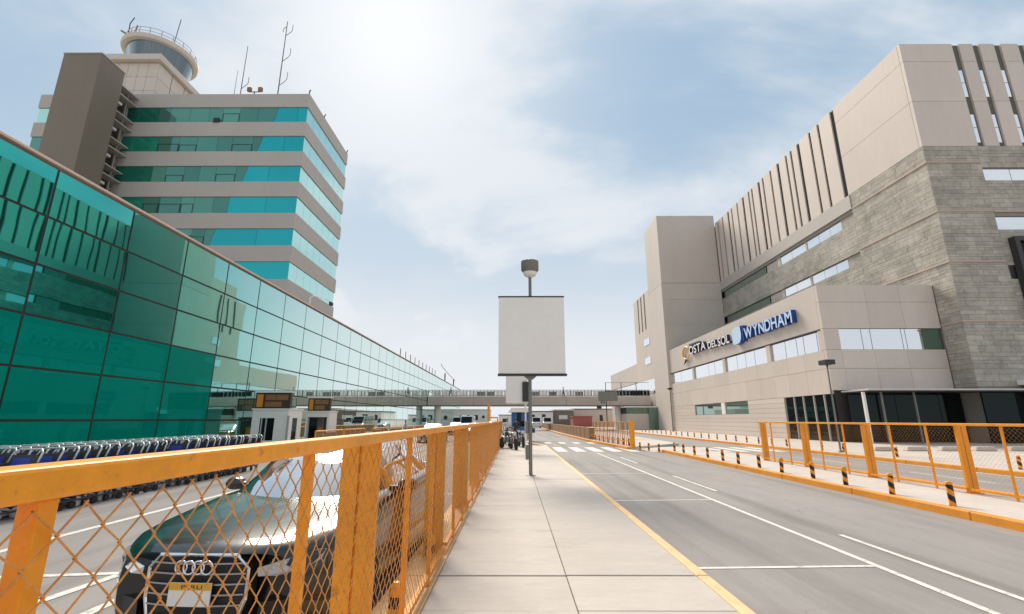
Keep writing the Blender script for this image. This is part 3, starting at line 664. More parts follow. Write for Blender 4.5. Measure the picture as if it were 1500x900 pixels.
# front of the lobby
xj = [XL,27.75,30.45,XS-.02]
for z0, z1 in ((10.6,12.0),(8.5,10.6)):
    for a, b in zip(xj, xj[1:]): MB().box(a+.008, b-.008, YL, YL+.3, z0+.01, z1-.01).build('cladding_panel', 'beige', lob)
xj2 = [XL,25.2,27.7,30.2,XS-.02]
for z0, z1 in ((5.4,6.85),(3.76,5.4)):
    for a, b in zip(xj2, xj2[1:]): MB().box(a+.008, b-.008, YL, YL+.3, z0+.01, z1-.01).build('cladding_panel', 'beige', lob)
MB().box(XL+.005, 25.2, YL+.002, YL+.3, 6.86, 8.49).build('window_pier', 'beige', lob)
panes('y', YL+.12, [25.2,27.0,27.7,30.1,30.4,31.7], 6.86, 8.48, 'g_hotel', lob); panes('y', YL+.12, [31.7,33.15], 6.86, 8.48, 'g_green', lob)
MB().box(24.6, 36.6, 32.9, YL-.02, 3.58, 3.70).build('canopy', 'beige', lob, bevel=.03)
MB().box(24.65, 36.5, 33.0, YL-.05, 3.50, 3.575).build('canopy_soffit', 'dark', lob)
panes('y', 35.3, [24.7,25.9,28.2,31.4,33.1], .02, 3.49, 'g_hdark', lob, g=.02)
for x in (25.9,28.2): MB().box(x-.05, x+.05, 33.5, 33.6, .0, 3.5).build('canopy_post', 'steel', lob)
MB().box(33.16, 36.4, YF-.16, YF-.06, .02, 3.49).build('side_glazing', 'g_hdark', lob)
MB().box(24.55, 24.72, 33.45, 33.6, 0, 3.5).build('glazing_bar', 'white', lob)
MB().box(36.45, 38.6, 32.8, YF-.02, 0, 4.0).build('porch_wall', 'beige2', lob); MB().box(36, 46, 32.7, YF-.02, 4.005, 4.35).build('porch_roof', 'white', lob)
MB().box(38.61, 46, 33.3, 33.4, .02, 3.99).build('porch_glazing', 'g_hdark', lob)
# ---- lettering
def letters(txt, parent, y_left, y_right, z0, h, faces, depth, tilt=0, track=1.0):
    """each character as its own extruded letter on the lobby's side wall, reading towards the camera"""
    ob = []; x = 0
    for ch in txt:
        if ch == ' ': x += .28; continue
        cu = bpy.data.curves.new('t', 'FONT'); cu.body = ch; cu.size = 1; cu.extrude = .5; cu.offset = .018
        to = bpy.data.objects.new('t', cu); COL.objects.link(to); bpy.context.view_layer.update()
        me = bpy.data.meshes.new_from_object(to.evaluated_get(bpy.context.evaluated_depsgraph_get())); bpy.data.objects.remove(to)
        xs_ = [v.co.x for v in me.vertices]; mn, mxx = min(xs_), max(xs_)
        for v in me.vertices: v.co.x += x-mn
        x += mxx-mn+.07*track; ob.append(me)
    zs_ = [v.co.y for me in ob for v in me.vertices]; zh = max(zs_)
    sx = (y_left-y_right)/(x-.07*track); sy = h/zh
    for me in ob:
        for v in me.vertices:
            a, b, c = v.co; f = (c+.5)
            v.co = (XL-.03-f*depth, y_left-a*sx, z0+b*sy)
        me.materials.clear(); [me.materials.append(M[q]) for q in faces]
        for p in me.polygons: p.material_index = 1 if p.normal.x < -.9 else 0
        p0 = WL[parent.name]
        for v in me.vertices: v.co -= Vector(p0)
        me.name = 'letter'; o = bpy.data.objects.new('letter', me); COL.objects.link(o); o.parent = parent
def outline(parent, pts, name, mats, depth):   # closed outline in (y, z) given on the wall
    mb = MB().prism([(XL-.03, y, z) for y, z in pts], (-depth, 0, 0)); o = mb.build(name, mats, parent)
    for p in o.data.polygons: p.material_index = 1 if p.normal.x < -.9 else 0
    return o
s1 = thing('hotel_sign', 'big blue three-dimensional WYNDHAM sign with curved emblem on the lobby wall', 'sign', (XL-.1, 43, 9.6))
letters('WYNDHAM', s1, 47.15, 38.75, 9.62, 1.08, ('sign_blue', 'sign_face'), .42)
em = [(49.62,9.75),(49.62,10.55),(49.5,10.85),(49.2,11.05),(48.8,11.1),(47.75,11.1),(47.62,10.2),(47.75,9.7),(48.05,9.42),(48.5,9.32),(49.3,9.34),(49.55,9.45)]
outline(s1, em, 'emblem', ('sign_blue', 'sign_face'), .5)
outline(s1, [(47.45,11.1),(47.3,11.05),(47.3,9.6),(47.45,9.4)], 'emblem_bar', ('sign_blue', 'sign_blue'), .45)
s2 = thing('hotel_name_sign', 'navy and gold script sign reading Costa del Sol on the lobby wall', 'sign', (XL-.1, 58, 9.6))
letters('OSTA', s2, 62.7, 57.2, 10.1, 1.05, ('sign_navy', 'white'), .35); letters('DEL', s2, 56.6, 54.0, 10.0, .8, ('sign_navy', 'white'), .3); letters('SOL', s2, 53.6, 50.7, 9.85, .95, ('sign_navy', 'white'), .35)
ring = MB().tube([(XL-.2, 64.3-1.2*math.cos(a), 10.55+.85*math.sin(a)) for a in [R(20+16*k) for k in range(21)]], [.08+.07*math.sin(k/20*math.pi) for k in range(21)], 8)
ring.build('initial_letter', 'sign_gold', s2, smooth=True)
MB().tube([(XL-.2,64.3,9.75),(XL-.2,64.9,9.3),(XL-.2,65.3,9.1)], [.15,.1,.05], 8).build('initial_tail', 'sign_navy', s2, smooth=True)
outline(s2, [(62.9,11.5),(59.3,11.42),(58.9,11.28),(62.6,11.28)], 'swash', ('sign_navy', 'sign_navy'), .3)
# ------------------------------------------------------------------ bollards
def striped_bollard(name, label, h=.42, r=.055):
    b = thing(name, label, 'bollard', (0,0,0), 'yellow and black striped bollards')
    n = 28; rows = 36
    mb = MB(); vs = []
    for j in range(rows+1):
        for k in range(n): a = 2*math.pi*k/n; vs.append((r*math.cos(a), r*math.sin(a), h*j/rows))
    fs = []; mi = []
    for j in range(rows):
        for k in range(n):
            l = (k+1) % n; fs.append((j*n+k, j*n+l, (j+1)*n+l, (j+1)*n+k)); ph = (j/rows*h/.215 + k/n) % 1; mi.append(1 if ph < .54 else 0)
    mb.v = vs; mb.f = fs; mb.m = mi
    mb.f.append(tuple(rows*n+k for k in range(n))); mb.m.append(0)
    mb.build('post', ['orange', 'black'], b, smooth='auto')
    MB().lathe([(r*1.04,h-.03),(r*1.04,h),(r*.75,h+.022),(.005,h+.03)], n=16).build('cap', 'orange', b, smooth='auto')
    return b
b0 = striped_bollard('bollard', 'yellow and black bollard on the near island kerb, first from the right edge')
b0.location = (8.40, 9.6, -.005)
for k in range(1, 12):
    c = dup(b0, (8.40+random.uniform(-.02,.02), 9.6+1.45*k+random.uniform(-.05,.05), -.005), random.uniform(0,6), 'yellow and black bollard on the near island kerb, %s from the right edge' % ORD[k]); c.rotation_euler = (random.uniform(-.03,.03), random.uniform(-.03,.03), random.uniform(0,6))
for k, (x, y) in enumerate(((8.0,26.9),(7.72,27.9),(7.45,28.8))): dup(b0, (x, y, RZ+.01), k, 'yellow and black bollard at road level by the crossing, %s from the island end' % ORD[k])
y = 14.6
for k in range(30):
    dup(b0, (16.75+.012*k, y, -.005), k*1.3, 'yellow and black bollard on the hotel forecourt kerb, %s from the camera end' % ORD[k]); y += 1.72
for k in range(9):
    t = k/8; dup(b0, (7.15-.75*t, 30.2+9.5*t, -.005), k, 'small bollard along the far island kerb beside the orange gate, %s from the crossing' % ORD[k])
lb = thing('kerb_bollard', 'stubby orange bollard with black band behind the mesh fence, nearest the camera', 'bollard', (0,0,0), 'stubby bollards behind the mesh fence')
MB().lathe([(.062,0),(.062,.16),(.055,.205),(.03,.235),(.004,.24)], n=18).build('post', 'orange', lb, smooth='auto'); MB().lathe([(.0635,.04),(.0635,.13)], n=18).build('band', 'black', lb, smooth='auto')
lb.location = (-1.02, 4.5, -.005); dup(lb, (-1.02, 6.2, -.005), 1, 'stubby orange bollard with black band behind the mesh fence, farther from the camera')
# ------------------------------------------------------------------ fences
FH = 1.52
def wire_mesh(W, H, p, r, side=1, n=3, jit=0):
    mb = MB(); k = 0; jr = random.Random(4); J = {}
    def jo(a, b):
        if (a, b) not in J: J[(a, b)] = (jr.uniform(-jit, jit), jr.uniform(-jit, jit))
        return J[(a, b)]
    nw = int(W/p); m_ = int(H/p)
    for k in range(nw):
        pts = []
        for i in range(m_+1):
            odd = (i+k) % 2
            j_ = jo(k+odd, i); pts.append((r*1.1*(1 if odd else -1), (k+odd)*p+j_[0], i*p+j_[1]))
        for (a, b) in zip(pts, pts[1:]):
            d = (Vector(b)-Vector(a)).normalized(); u = Vector((1,0,0)); w = d.cross(u).normalized()
            vs = []
            for q in (Vector(a)-d*r*.7, Vector(b)+d*r*.7):
                for j in range(n): an = 2*math.pi*j/n+.5; vs.append(q+(u*math.cos(an)+w*math.sin(an))*r)
            mb.add(vs, [(j, (j+1) % n, n+(j+1) % n, n+j) for j in range(n)])
    return mb
def hpost(mb, x, y, h, s):      # I-section post, web across the fence; s = side the web runs to
    for a, b in ((0,.112),(.130,.242)): mb.box(min(x+s*a, x+s*b), max(x+s*a, x+s*b), y-.03, y+.03, -.01, h)
    mb.box(min(x+s*.112, x+s*.13), max(x+s*.112, x+s*.13), y-.012, y+.03, -.01, h)
    return mb
def fence(label, x, y0, nb, bay, s, meshdata, zb=.0):
    f = thing('chain_link_fence', label, 'fence', (x, y0, zb), 'orange chain link fences')
    L = bay*nb
    MB().box(x-.045, x+.045, y0, y0+L, FH-.058+zb, FH+zb).build('top_rail', 'orange', f, bevel=.008)
    for k in range(nb):
        ya = y0+k*bay
        hpost(MB(), x+s*.03, ya+.14, FH-.059, s).build('main_post', 'orange', f, loc=WL[f.name])
        MB().box(min(x, x+s*.32), max(x, x+s*.32), ya+.06, ya+.22, -.004, .012).build('base_plate', 'orange', f)
        for d in (.90, 2.05): MB().box(x-.02, x+.02, ya+d-.02, ya+d+.02, .0, FH-.059).build('post', 'orange', f, bevel=.004)
        MB().box(x-.025, x+.025, ya+.12, ya+bay-.01, .07, .115).build('bottom_rail', 'orange', f)
        tag(inst('mesh_panel', meshdata, f, (x-s*.034, ya, .085)), kind='stuff')
    hpost(MB(), x+s*.03, y0+L-.06, FH-.059, s).build('main_post', 'orange', f, loc=WL[f.name])
    return f
BAY = 3.1
nearmesh = wire_mesh(BAY, FH-.13, .0505, .0022, n=4, jit=.0035).mesh('mesh_panel', 'wire')
fence('orange chain link fence in the foreground between the sidewalk and the dark car', -.86, .0-BAY, 11+1, BAY, -1, nearmesh)
farmesh = wire_mesh(3.0, FH-.13, .05, .0013, n=3).mesh('mesh_panel', 'wire')
fence('orange open mesh fence on the traffic island in front of the hotel', 10.15, 20.1-5*3.0-.06, 5, 3.0, 1, farmesh)
fo = thing('gate_fence', 'dense orange slatted gate beside the far island crossing', 'fence', (7.15, 29.4, 0))
def along(t): return (7.15-.72*t, 29.4+9.6*t)
for k in range(26):
    x, y = along(k/25); MB().box(x-.02, x+.02, y-.05, y+.05, 0.05, 1.44).build('slat', 'brown' if k % 3 else 'orange', fo)
for z in (.3, 1.46):
    a, b = along(0), along(1); MB().tube([(a[0],a[1],z),(b[0],b[1],z)], .035, 4).build('rail', 'orange', fo)
MB().box(7.02, 7.28, 29.2, 29.36, -.1, 1.56).build('end_post', 'orange', fo)
pl = thing('planter_wall', 'long low brown brick planter wall lining the far side of the road', 'wall', (6.3, 65, 0))
pts = [(6.3,40.5),(6.0,60),(5.75,97)]
for (a, b), (c, d) in zip(pts, pts[1:]):
    n = 8
    for k in range(n):
        t0, t1 = k/n, (k+1)/n-.01
        MB().prism([(a+(c-a)*t0,b+(d-b)*t0,-.01),(a+(c-a)*t0+.5,b+(d-b)*t0,-.01),(a+(c-a)*t1+.5,b+(d-b)*t1,-.01),(a+(c-a)*t1,b+(d-b)*t1,-.01)], (0,0,.95)).build('wall_block', 'brown', pl)
# ------------------------------------------------------------------ blank billboard with lamp
SY = 14.49
bb = thing('billboard', 'blank white billboard on a grey pole standing in the sidewalk', 'billboard', (.49, SY, 0))
MB().tube([(.49,SY,0),(.49,SY,2.86)], .055, 14).build('pole', 'steel', bb, smooth='auto'); MB().tube([(.52,SY,5.45),(.52,SY,6.12)], .05, 14).build('upper_pole', 'lampgrey', bb, smooth='auto')
MB().lathe([(.15,0),(.15,.015),(.07,.03)], (.49,SY,0), 16).build('base_plate', 'steel', bb)
MB().box(-.48, 1.59, SY-.10, SY+.10, 2.97, 5.40).build('panel', 'signwhite', bb, bevel=.015)
MB().box(-.50, 1.63, SY-.12, SY+.12, 2.91, 2.968).build('bottom_trim', 'dark', bb); MB().box(-.50, 1.60, SY-.115, SY+.115, 5.402, 5.435).build('top_trim', 'dark', bb)
MB().prism([(.30,SY-.06,2.908),(.70,SY-.06,2.908),(.58,SY-.06,2.80),(.42,SY-.06,2.80)], (0,.12,0)).build('bracket', 'lampgrey', bb)
lh = MB().lathe([(.10,6.13),(.16,6.16),(.285,6.33),(.285,6.62),(.20,6.66),(.01,6.665)], (.52,SY,0), 28).build('lamp_head', 'lampgrey', bb, smooth='auto')
MB().lathe([(.07,6.08),(.19,6.15),(.255,6.325)], (.52,SY,0), 28).build('lens', 'white', lh, smooth='auto')
for z, h in ((.45,.42),(1.2,.35)): MB().box(.34, .433, SY-.05, SY+.05, z, z+h).build('switch_box', 'lampgrey', bb, bevel=.008)
sb = thing('back_sign', 'white and dark double sign behind the billboard pole', 'sign', (.55, 25, 0))
MB().box(-.43, .72, 24.95, 25.05, 2.43, 4.1).build('white_panel', 'white', sb, bevel=.01); MB().box(.44, .90, 24.85, 24.94, 2.52, 3.55).build('dark_panel', 'dark', sb, bevel=.01)
MB().tube([(.6,25,0),(.6,25,2.5)], .045, 10).build('post', 'white', sb)
mt_ = thing('parking_meter', 'small dark meter box on a white post near the motorcycles', 'meter', (.95, 26.5, 0))
MB().tube([(.95,26.5,0),(.95,26.5,.9)], .05, 10).build('post', 'white', mt_); MB().box(.85, 1.15, 26.4, 26.6, .9, 1.15).build('meter_box', 'dark', mt_, bevel=.02)
rs = thing('road_sign', 'dark rectangular road sign seen from behind on a thin post at the far island', 'sign', (8.7, 45, 0))
MB().tube([(8.72,45,0),(8.72,45,3.3)], .045, 8).build('post', 'dark', rs); MB().box(7.98, 9.82, 44.93, 44.99, 3.3, 4.2).build('panel', 'lampgrey', rs, bevel=.02); MB().box(8.15, 8.6, 44.94, 44.98, 3.05, 3.3).build('tab', 'lampgrey', rs)
# ------------------------------------------------------------------ street lamps by the hotel
def lamp(label, x, y, h, r):
    s = thing('street_lamp', label, 'street lamp', (x, y, 0), 'street lamps along the hotel')
    MB().tube([(x,y,0),(x,y,h-.15)], [r, r*.7], 10).build('pole', 'steel', s, smooth='auto'); MB().lathe([(r*2,0),(r*2,.06),(r*1.1,.1)], (x,y,0), 12).build('base', 'steel', s)
    MB().tube([(x,y,h-.16),(x,y,h-.04)], r*.9, 8).build('neck', 'dark', s); MB().box(x-.26, x+.26, y-.3, y+.3, h-.05, h+.20).build('lamp_head', 'dark', s, bevel=.02)
lamp('street lamp with a square head at the corner of the lobby block', 15.9+.55, 24.6, 4.45, .05)
lamp('street lamp at the far end of the lobby wall', 21.9, 66.5, 5.75, .08)
for k, x in enumerate((18.9,20.6,22.4,24.2,26.0)):
    w = tag(MB().prism([(x,25.6,0),(x+1.15,25.6,0),(x+1.05,25.6,.22),(x+.1,25.6,.22)], (0,.35,0)).build('concrete_barrier', 'conc', None, bevel=.03, loc=(x+.5,25.7,0)), 'pale concrete barrier block on the hotel forecourt, %s from the left' % ORD[k], 'barrier', 'pale barrier blocks on the forecourt')

# ------------------------------------------------------------------ cars
def cr_interp(tab, t):
    ks = [r[0] for r in tab]
    i = max(0, min(len(ks)-2, next((j-1 for j in range(1, len(ks)) if ks[j] >= t), len(ks)-2)))
    a, b = tab[i], tab[i+1]; p = tab[max(i-1, 0)]; q = tab[min(i+2, len(tab)-1)]
    f = (t-a[0])/(b[0]-a[0]); out = []
    for k in range(1, len(a)):
        m0 = (b[k]-p[k])/(b[0]-p[0])*(b[0]-a[0]) if b[0] != p[0] else 0
        m1 = (q[k]-a[k])/(q[0]-a[0])*(b[0]-a[0]) if q[0] != a[0] else 0
        f2, f3 = f*f, f*f*f
        out.append((2*f3-3*f2+1)*a[k]+(f3-2*f2+f)*m0+(-2*f3+3*f2)*b[k]+(f3-f2)*m1)
    return out
#        y     wb   zb   wl   zl   wm   zm   ws   zs   wt   zt   zc
BODY = [(0.00, .58, .26, .70, .36, .72, .56, .66, .72, .46, .785, .80),
        (0.06, .68, .22, .78, .36, .79, .57, .73, .745, .54, .815, .83),
        (0.22, .78, .19, .85, .37, .86, .58, .81, .775, .62, .85, .87),
        (0.50, .84, .18, .90, .38, .905, .60, .87, .81, .68, .895, .92),
        (1.00, .86, .18, .92, .38, .925, .62, .90, .86, .73, .95, .98),
        (1.55, .86, .18, .92, .38, .93, .63, .91, .91, .78, 1.00, 1.02),
        (2.40, .86, .18, .92, .38, .93, .64, .915, .94, .80, 1.01, 1.02),
        (3.60, .86, .18, .92, .38, .93, .66, .91, .97, .79, 1.03, 1.04),
        (4.30, .84, .20, .90, .40, .91, .66, .88, .98, .72, 1.06, 1.07),
        (4.75, .76, .24, .83, .42, .85, .66, .82, .95, .66, 1.04, 1.05),
        (4.90, .62, .30, .72, .44, .74, .66, .72, .86, .58, .97, .98)]
#        y    w0   z0   w1   z1   zc
CAB = [(1.42, .76, .985, .60, .99, .995), (1.75, .78, .99, .635, 1.18, 1.215), (2.1, .785, 1.0, .60, 1.36, 1.40), (2.5, .785, 1.005, .575, 1.415, 1.455),
       (3.1, .78, 1.01, .57, 1.41, 1.45), (3.6, .765, 1.02, .575, 1.30, 1.34), (4.0, .74, 1.04, .59, 1.15, 1.175), (4.28, .72, 1.06, .60, 1.07, 1.075)]
def smooth_poly(pts, n):      # Catmull-Rom through a half section
    tab = [(i, *p) for i, p in enumerate(pts)]
    return [tuple(cr_interp(tab, (len(pts)-1)*k/n)) for k in range(n+1)]
def make_car(label, paint):
    c = thing('car', label, 'car', (0,0,0), 'cars on the service road')
    NS, NP = 52, 20
    rows = []
    for i in range(NS+1):
        t = i/NS; y = 4.9*t if 0 < i < NS else (0 if i == 0 else 4.9)
        y = 4.9*(.5-.5*math.cos(math.pi*t))*.45+4.9*t*.55
        p = cr_interp(BODY, y); half = [(p[0]*.5, p[1]), (p[0], p[1]), (p[2], p[3]), (p[4], p[5]), (p[6], p[7]), (p[8], p[9]), (p[8]*.5, p[10]-.006), (0, p[10])]
        sec = smooth_poly(half, NP); rows.append((y, sec))
    mb = MB(); vs = []; n2 = 2*NP+1
    for y, sec in rows:
        # the nose bulges forward at the centre line
        for x, z in sec: vs.append((x, y+(.16*(x/.7)**2 if y < .5 else 0)*(1-min(y, .5)/.5), z))
        for x, z in reversed(sec[:-1]): vs.append((-x, y+(.16*(x/.7)**2 if y < .5 else 0)*(1-min(y, .5)/.5), z))
    fs = []
    for i in range(NS):
        for k in range(n2-1): fs.append((i*n2+k, (i+1)*n2+k, (i+1)*n2+k+1, i*n2+k+1))
        fs.append((i*n2+n2-1, (i+1)*n2+n2-1, (i+1)*n2, i*n2))
    # front fascia as a strip between the two halves, so that it stays curved
    for k in range(NP): fs.append((k, k+1, n2-2-k, n2-1-k))
    b = NS*n2
    for k in range(NP): fs.append((b+k+1, b+k, b+n2-1-k, b+n2-2-k))
    mb.add(vs, fs); body = mb.build('body', paint, c, smooth='auto')
    # cabin
    parts = {q: MB() for q in ('windscreen', 'roof', 'rear_window', 'pillar', 'side_window0', 'side_window1', 'side_window2', 'side_window3')}
    NY = 30; NX = 8
    sec = []
    for i in range(NY+1):
        y = 1.42+(4.28-1.42)*i/NY; p = cr_interp(CAB, y); row = [(p[0], y, p[1]), (p[0]*.5+p[2]*.5+.02, y, p[1]*.45+p[3]*.55), (p[2], y, p[3])]
        for k in range(1, NX+1):
            f = k/NX; x = p[2]*(1-f); row.append((x, y-(.22*(1-(1-f)**2) if y < 2.2 else 0)*max(0, (2.2-y)/.78), p[3]+(p[4]-p[3])*(1-(1-f)**2)))
        row += [(-x, yy_, z) for x, yy_, z in reversed(row[:-1])]; sec.append(row)
    nn = len(sec[0])
    for i in range(NY):
        y = sec[i][0][1]
        for k in range(nn-1):
            q = [sec[i][k], sec[i+1][k], sec[i+1][k+1], sec[i][k+1]]
            side = k < 2 or k >= nn-3; edge = k in (2, nn-4)
            if side: nm = 'side_window%d' % ((k < 2)*2+(y > 2.8)) if 1.75 < y < 3.75 and not (2.72 < y < 2.85) else 'pillar'
            elif y < 2.2: nm = 'windscreen' if not edge else 'pillar'
            elif y < 3.3: nm = 'roof'
            else: nm = 'rear_window' if not edge else 'pillar'
            parts[nm].add(q, [(0,1,2,3)])
    for nm in parts:
        mtl = paint if nm in ('roof', 'pillar') else 'g_car'
        o = parts[nm].build(nm.rstrip('0123'), mtl, c, smooth=True)
        bm = bmesh.new(); bm.from_mesh(o.data); bmesh.ops.remove_doubles(bm, verts=bm.verts, dist=.0005); bmesh.ops.recalc_face_normals(bm, faces=bm.faces); bm.to_mesh(o.data); bm.free()
    # grille: chrome frame, dark field, bars, rings, plate
    def fx(x): return .16*(x/.7)**2
    poly = [(-.29,.79),(.29,.79),(.375,.70),(.375,.50),(.30,.26),(-.30,.26),(-.375,.50),(-.375,.70)]
    gr = MB(); gr.prism([(x, fx(x)-.014, z) for x, z in poly], (0,.12,0)); grille = gr.build('grille', 'plastic', c)
    MB().tube([(x, fx(x)-.018, z) for x, z in poly], .013, 6, closed=True).build('chrome_frame', 'chrome', grille)
    for k in range(7):
        z = .33+.068*k; w = .36 if z > .5 else .30+.075*(z-.26)/.24-.01
        MB().tube([(-w+2*w*q/8, fx(-w+2*w*q/8)-.022, z) for q in range(9)], .007, 4).build('grille_bar', 'rim', grille)
    for k in range(4):
        x = -.0975+.065*k
        MB().tube([(x+.043*math.cos(a*math.pi/12), fx(x)-.032-.004*(k % 2), .715+.043*math.sin(a*math.pi/12)) for a in range(24)], .0075, 6, closed=True).build('emblem_ring', 'chrome', grille, smooth=True)
    pt = MB().box(-.155, .155, -.045, -.035, .47, .62).build('number_plate', 'white', c)
    MB().box(-.153, .153, -.049, -.0451, .575, .618).build('yellow_strip', 'plateyel', pt)
    for s in (-1, 1):
        # headlamp, fog intake, mirror
        hp = [(.43,.70),(.60,.745),(.76,.775),(.81,.765),(.80,.71),(.72,.665),(.56,.64),(.44,.645)]
        def surf_y(x, z):
            best = .0
            for y_, sc in rows:
                w = max((abs(q[0]) for q in sc if abs(q[1]-z) < .05), default=0); best = y_
                if w >= x: break
            return best+(fx(x) if best < .5 else 0)*(1-min(best, .5)/.5)
        front = [(s*x, surf_y(x, z)-.022, z) for x, z in hp]; back = [(s*x, surf_y(x, z)+.10, z) for x, z in hp]
        m2 = MB(); n = len(hp); order = range(n)
        m2.add(front+back, [tuple(order) if s > 0 else tuple(reversed(order))]+[(i, (i+1) % n, n+(i+1) % n, n+i) for i in range(n)])
        m2.build('headlight', 'hlight', c)
        ip = [(.45,.30),(.72,.32),(.74,.46),(.46,.47)]
        MB().prism([(s*x, surf_y(x, z)-.006, z) for x, z in ip], (0,.1,0)).build('air_intake', 'plastic', c)
        mr = MB().lathe([(.01,-.02),(.07,0),(.085,.05),(.075,.10),(.02,.125)], (0,0,0), 14, 'y'); mr.v = [(s*1.0+v[0]*1.35, 1.86+v[1], 1.04+v[2]*.9) for v in mr.v]; mr.build('mirror', paint, c, smooth='auto')
        MB().box(min(s*.80,s*.96), max(s*.80,s*.96), 1.86, 1.93, .985, 1.03).build('mirror_arm', 'plastic', c)
        for yw in (.92, 3.86):
            MB().lathe([(.375,0),(.37,s*.012),(.345,s*.013)], (s*.915, yw, .335), 28, 'x').build('wheel_arch', 'plastic', c)
            w = MB().lathe([(.21,-.10),(.30,-.105),(.33,-.07),(.335,0),(.33,.07),(.30,.105),(.21,.10)], (s*.83, yw, .335-.0), 30, 'x').build('wheel', 'tyre', c, smooth='auto')
            MB().lathe([(.205,s*.085),(.215,s*.112),(.19,s*.108)], (s*.83, yw, .335), 30, 'x').build('rim', 'rim', w, smooth='auto')
            sp = MB()
            for q in range(10):
                a = q*math.pi/5; sp.tube([(s*.945, yw+.03*math.cos(a), .335+.03*math.sin(a)), (s*.938, yw+.195*math.cos(a), .335+.195*math.sin(a))], .016, 5)
            sp.build('spokes', 'rim', w)
    return c
car = make_car('dark green sedan with chrome grille parked behind the mesh fence in the foreground', 'carpaint')
def plate_text(txt, parent, x0, x1, y, z, h, mtl):
    obs = []; x = 0
    for ch in txt:
        cu = bpy.data.curves.new('t', 'FONT'); cu.body = ch; cu.size = 1; cu.extrude = .02
        to = bpy.data.objects.new('t', cu); COL.objects.link(to); bpy.context.view_layer.update()
        me = bpy.data.meshes.new_from_object(to.evaluated_get(bpy.context.evaluated_depsgraph_get())); bpy.data.objects.remove(to)
        xs_ = [v.co.x for v in me.vertices]; mn, mm = min(xs_), max(xs_)
        for v in me.vertices: v.co.x += x-mn
        x += mm-mn+.12; obs.append(me)
    k = (x1-x0)/x
    for me in obs:
        for v in me.vertices: v.co = (x0+v.co.x*k, y-.001-v.co.z*.02, z+v.co.y*h/.72)
        me.materials.clear(); me.materials.append(M[mtl]); o = bpy.data.objects.new('letter', me); COL.objects.link(o); o.parent = parent
CARX, CARY = -2.30, 3.72
strip = [ch for ch in car.children if ch.name.startswith('number_plate')][0]
plate_text('PERU', strip, -.06, .10, -.0495, .583, .026, 'plastic')
for i, (nm, lab, x, y, rz, mats_) in enumerate((('s', 'silver car parked farthest left beyond the ticket booths', -6.6, 37, 0, 'carsilver'), ('w', 'white car parked behind the fence at mid distance', -4.1, 41, 0, 'carwhite'), ('r', 'red car parked beyond the white car on the service road', -4.2, 49, 0, 'carred'), ('b', 'dark car parked under the near edge of the footbridge', -6.9, 55, 0, 'carpaint'), ('q', 'silver car on the service road past the footbridge', -4.4, 92, 0, 'carsilver'))):
    dup(car, (x, y, RZ), rz, lab, {M['carpaint'].name: M[mats_]})
car.location = (CARX, CARY, RZ); car.rotation_euler = (0, 0, R(-3))

# ------------------------------------------------------------------ luggage trolleys
def make_trolley():
    t = thing('luggage_trolley', '', 'trolley', (0,0,0), 'nested luggage trolleys along the terminal')
    fr = MB()                                    # local: front (bumper end) towards +x, back with the handle at -x
    for s in (-1, 1):
        fr.tube([(-.42,s*.27,.16),(.30,s*.22,.14),(.46,s*.16,.14)], .018, 6); fr.tube([(-.42,s*.27,.16),(-.40,s*.27,.55),(-.46,s*.27,.98)], .018, 6)
    fr.tube([(.46,-.16,.14),(.46,.16,.14)], .02, 6)
    for k in range(3): fr.tube([(-.35+.28*k,-.26,.17),(-.35+.28*k,.26,.17)], .012, 5)
    fr.build('frame', 'troldark', t)
    MB().tube([(-.44,-.27,.96),(-.52,-.26,1.14),(-.57,-.19,1.20),(-.57,.19,1.20),(-.52,.26,1.14),(-.44,.27,.96)], .019, 7).build('handle', 'trolsteel', t, smooth=True)
    bk = MB()
    for z in (.66, .80, .94): bk.tube([(-.42,-.26,z),(-.10,-.23,z-.02),(-.10,.23,z-.02),(-.42,.26,z)], .013, 5)
    for y in (-.2,-.1,0,.1,.2): bk.tube([(-.10,y,.64),(-.10,y,.94)], .010, 4)
    bk.build('basket', 'troldark', t)
    p = MB().prism([(.33,-.235,.22),(.33,.235,.22),(.17,.235,.60),(.17,-.235,.60)], (-.02,0,0)).build('advert_panel', 'blue', t)
    MB().prism([(.303,-.20,.30),(.303,.20,.30),(.285,.20,.34),(.285,-.20,.34)], (.004,0,.002)).build('stripe', 'white', p)
    q = MB().prism([(-.455,-.24,.78),(-.455,.24,.78),(-.50,.24,1.10),(-.50,-.24,1.10)], (.03,0,0)).build('back_panel', 'troldark', t)
    MB().prism([(-.43,-.20,.84),(-.43,.12,.84),(-.468,.12,1.05),(-.468,-.20,1.05)], (.006,0,0)).build('sticker', 'blue', q)
    for s in (-1, 1): MB().lathe([(.02,-.03),(.09,-.03),(.105,0),(.09,.03),(.02,.03)], (.34, s*.19, .106), 18, 'y').build('bumper_wheel', 'bumper', t, smooth='auto')
    MB().lathe([(.02,.05),(.11,.06),(.14,.10),(.12,.15),(.06,.18),(.01,.185)], (.42,0,.0), 20).build('nose_bumper', 'bumper', t, smooth='auto')
    for s in (-1, 1): MB().lathe([(.02,-.02),(.07,-.02),(.07,.02),(.02,.02)], (-.40, s*.24, .07), 12, 'y').build('rear_wheel', 'tyre', t, smooth='auto')
    return t
tro = make_trolley(); rr = random.Random(5)
rows_ = ['kerbside line', 'middle line', 'line nearest the glass']
nl = 0
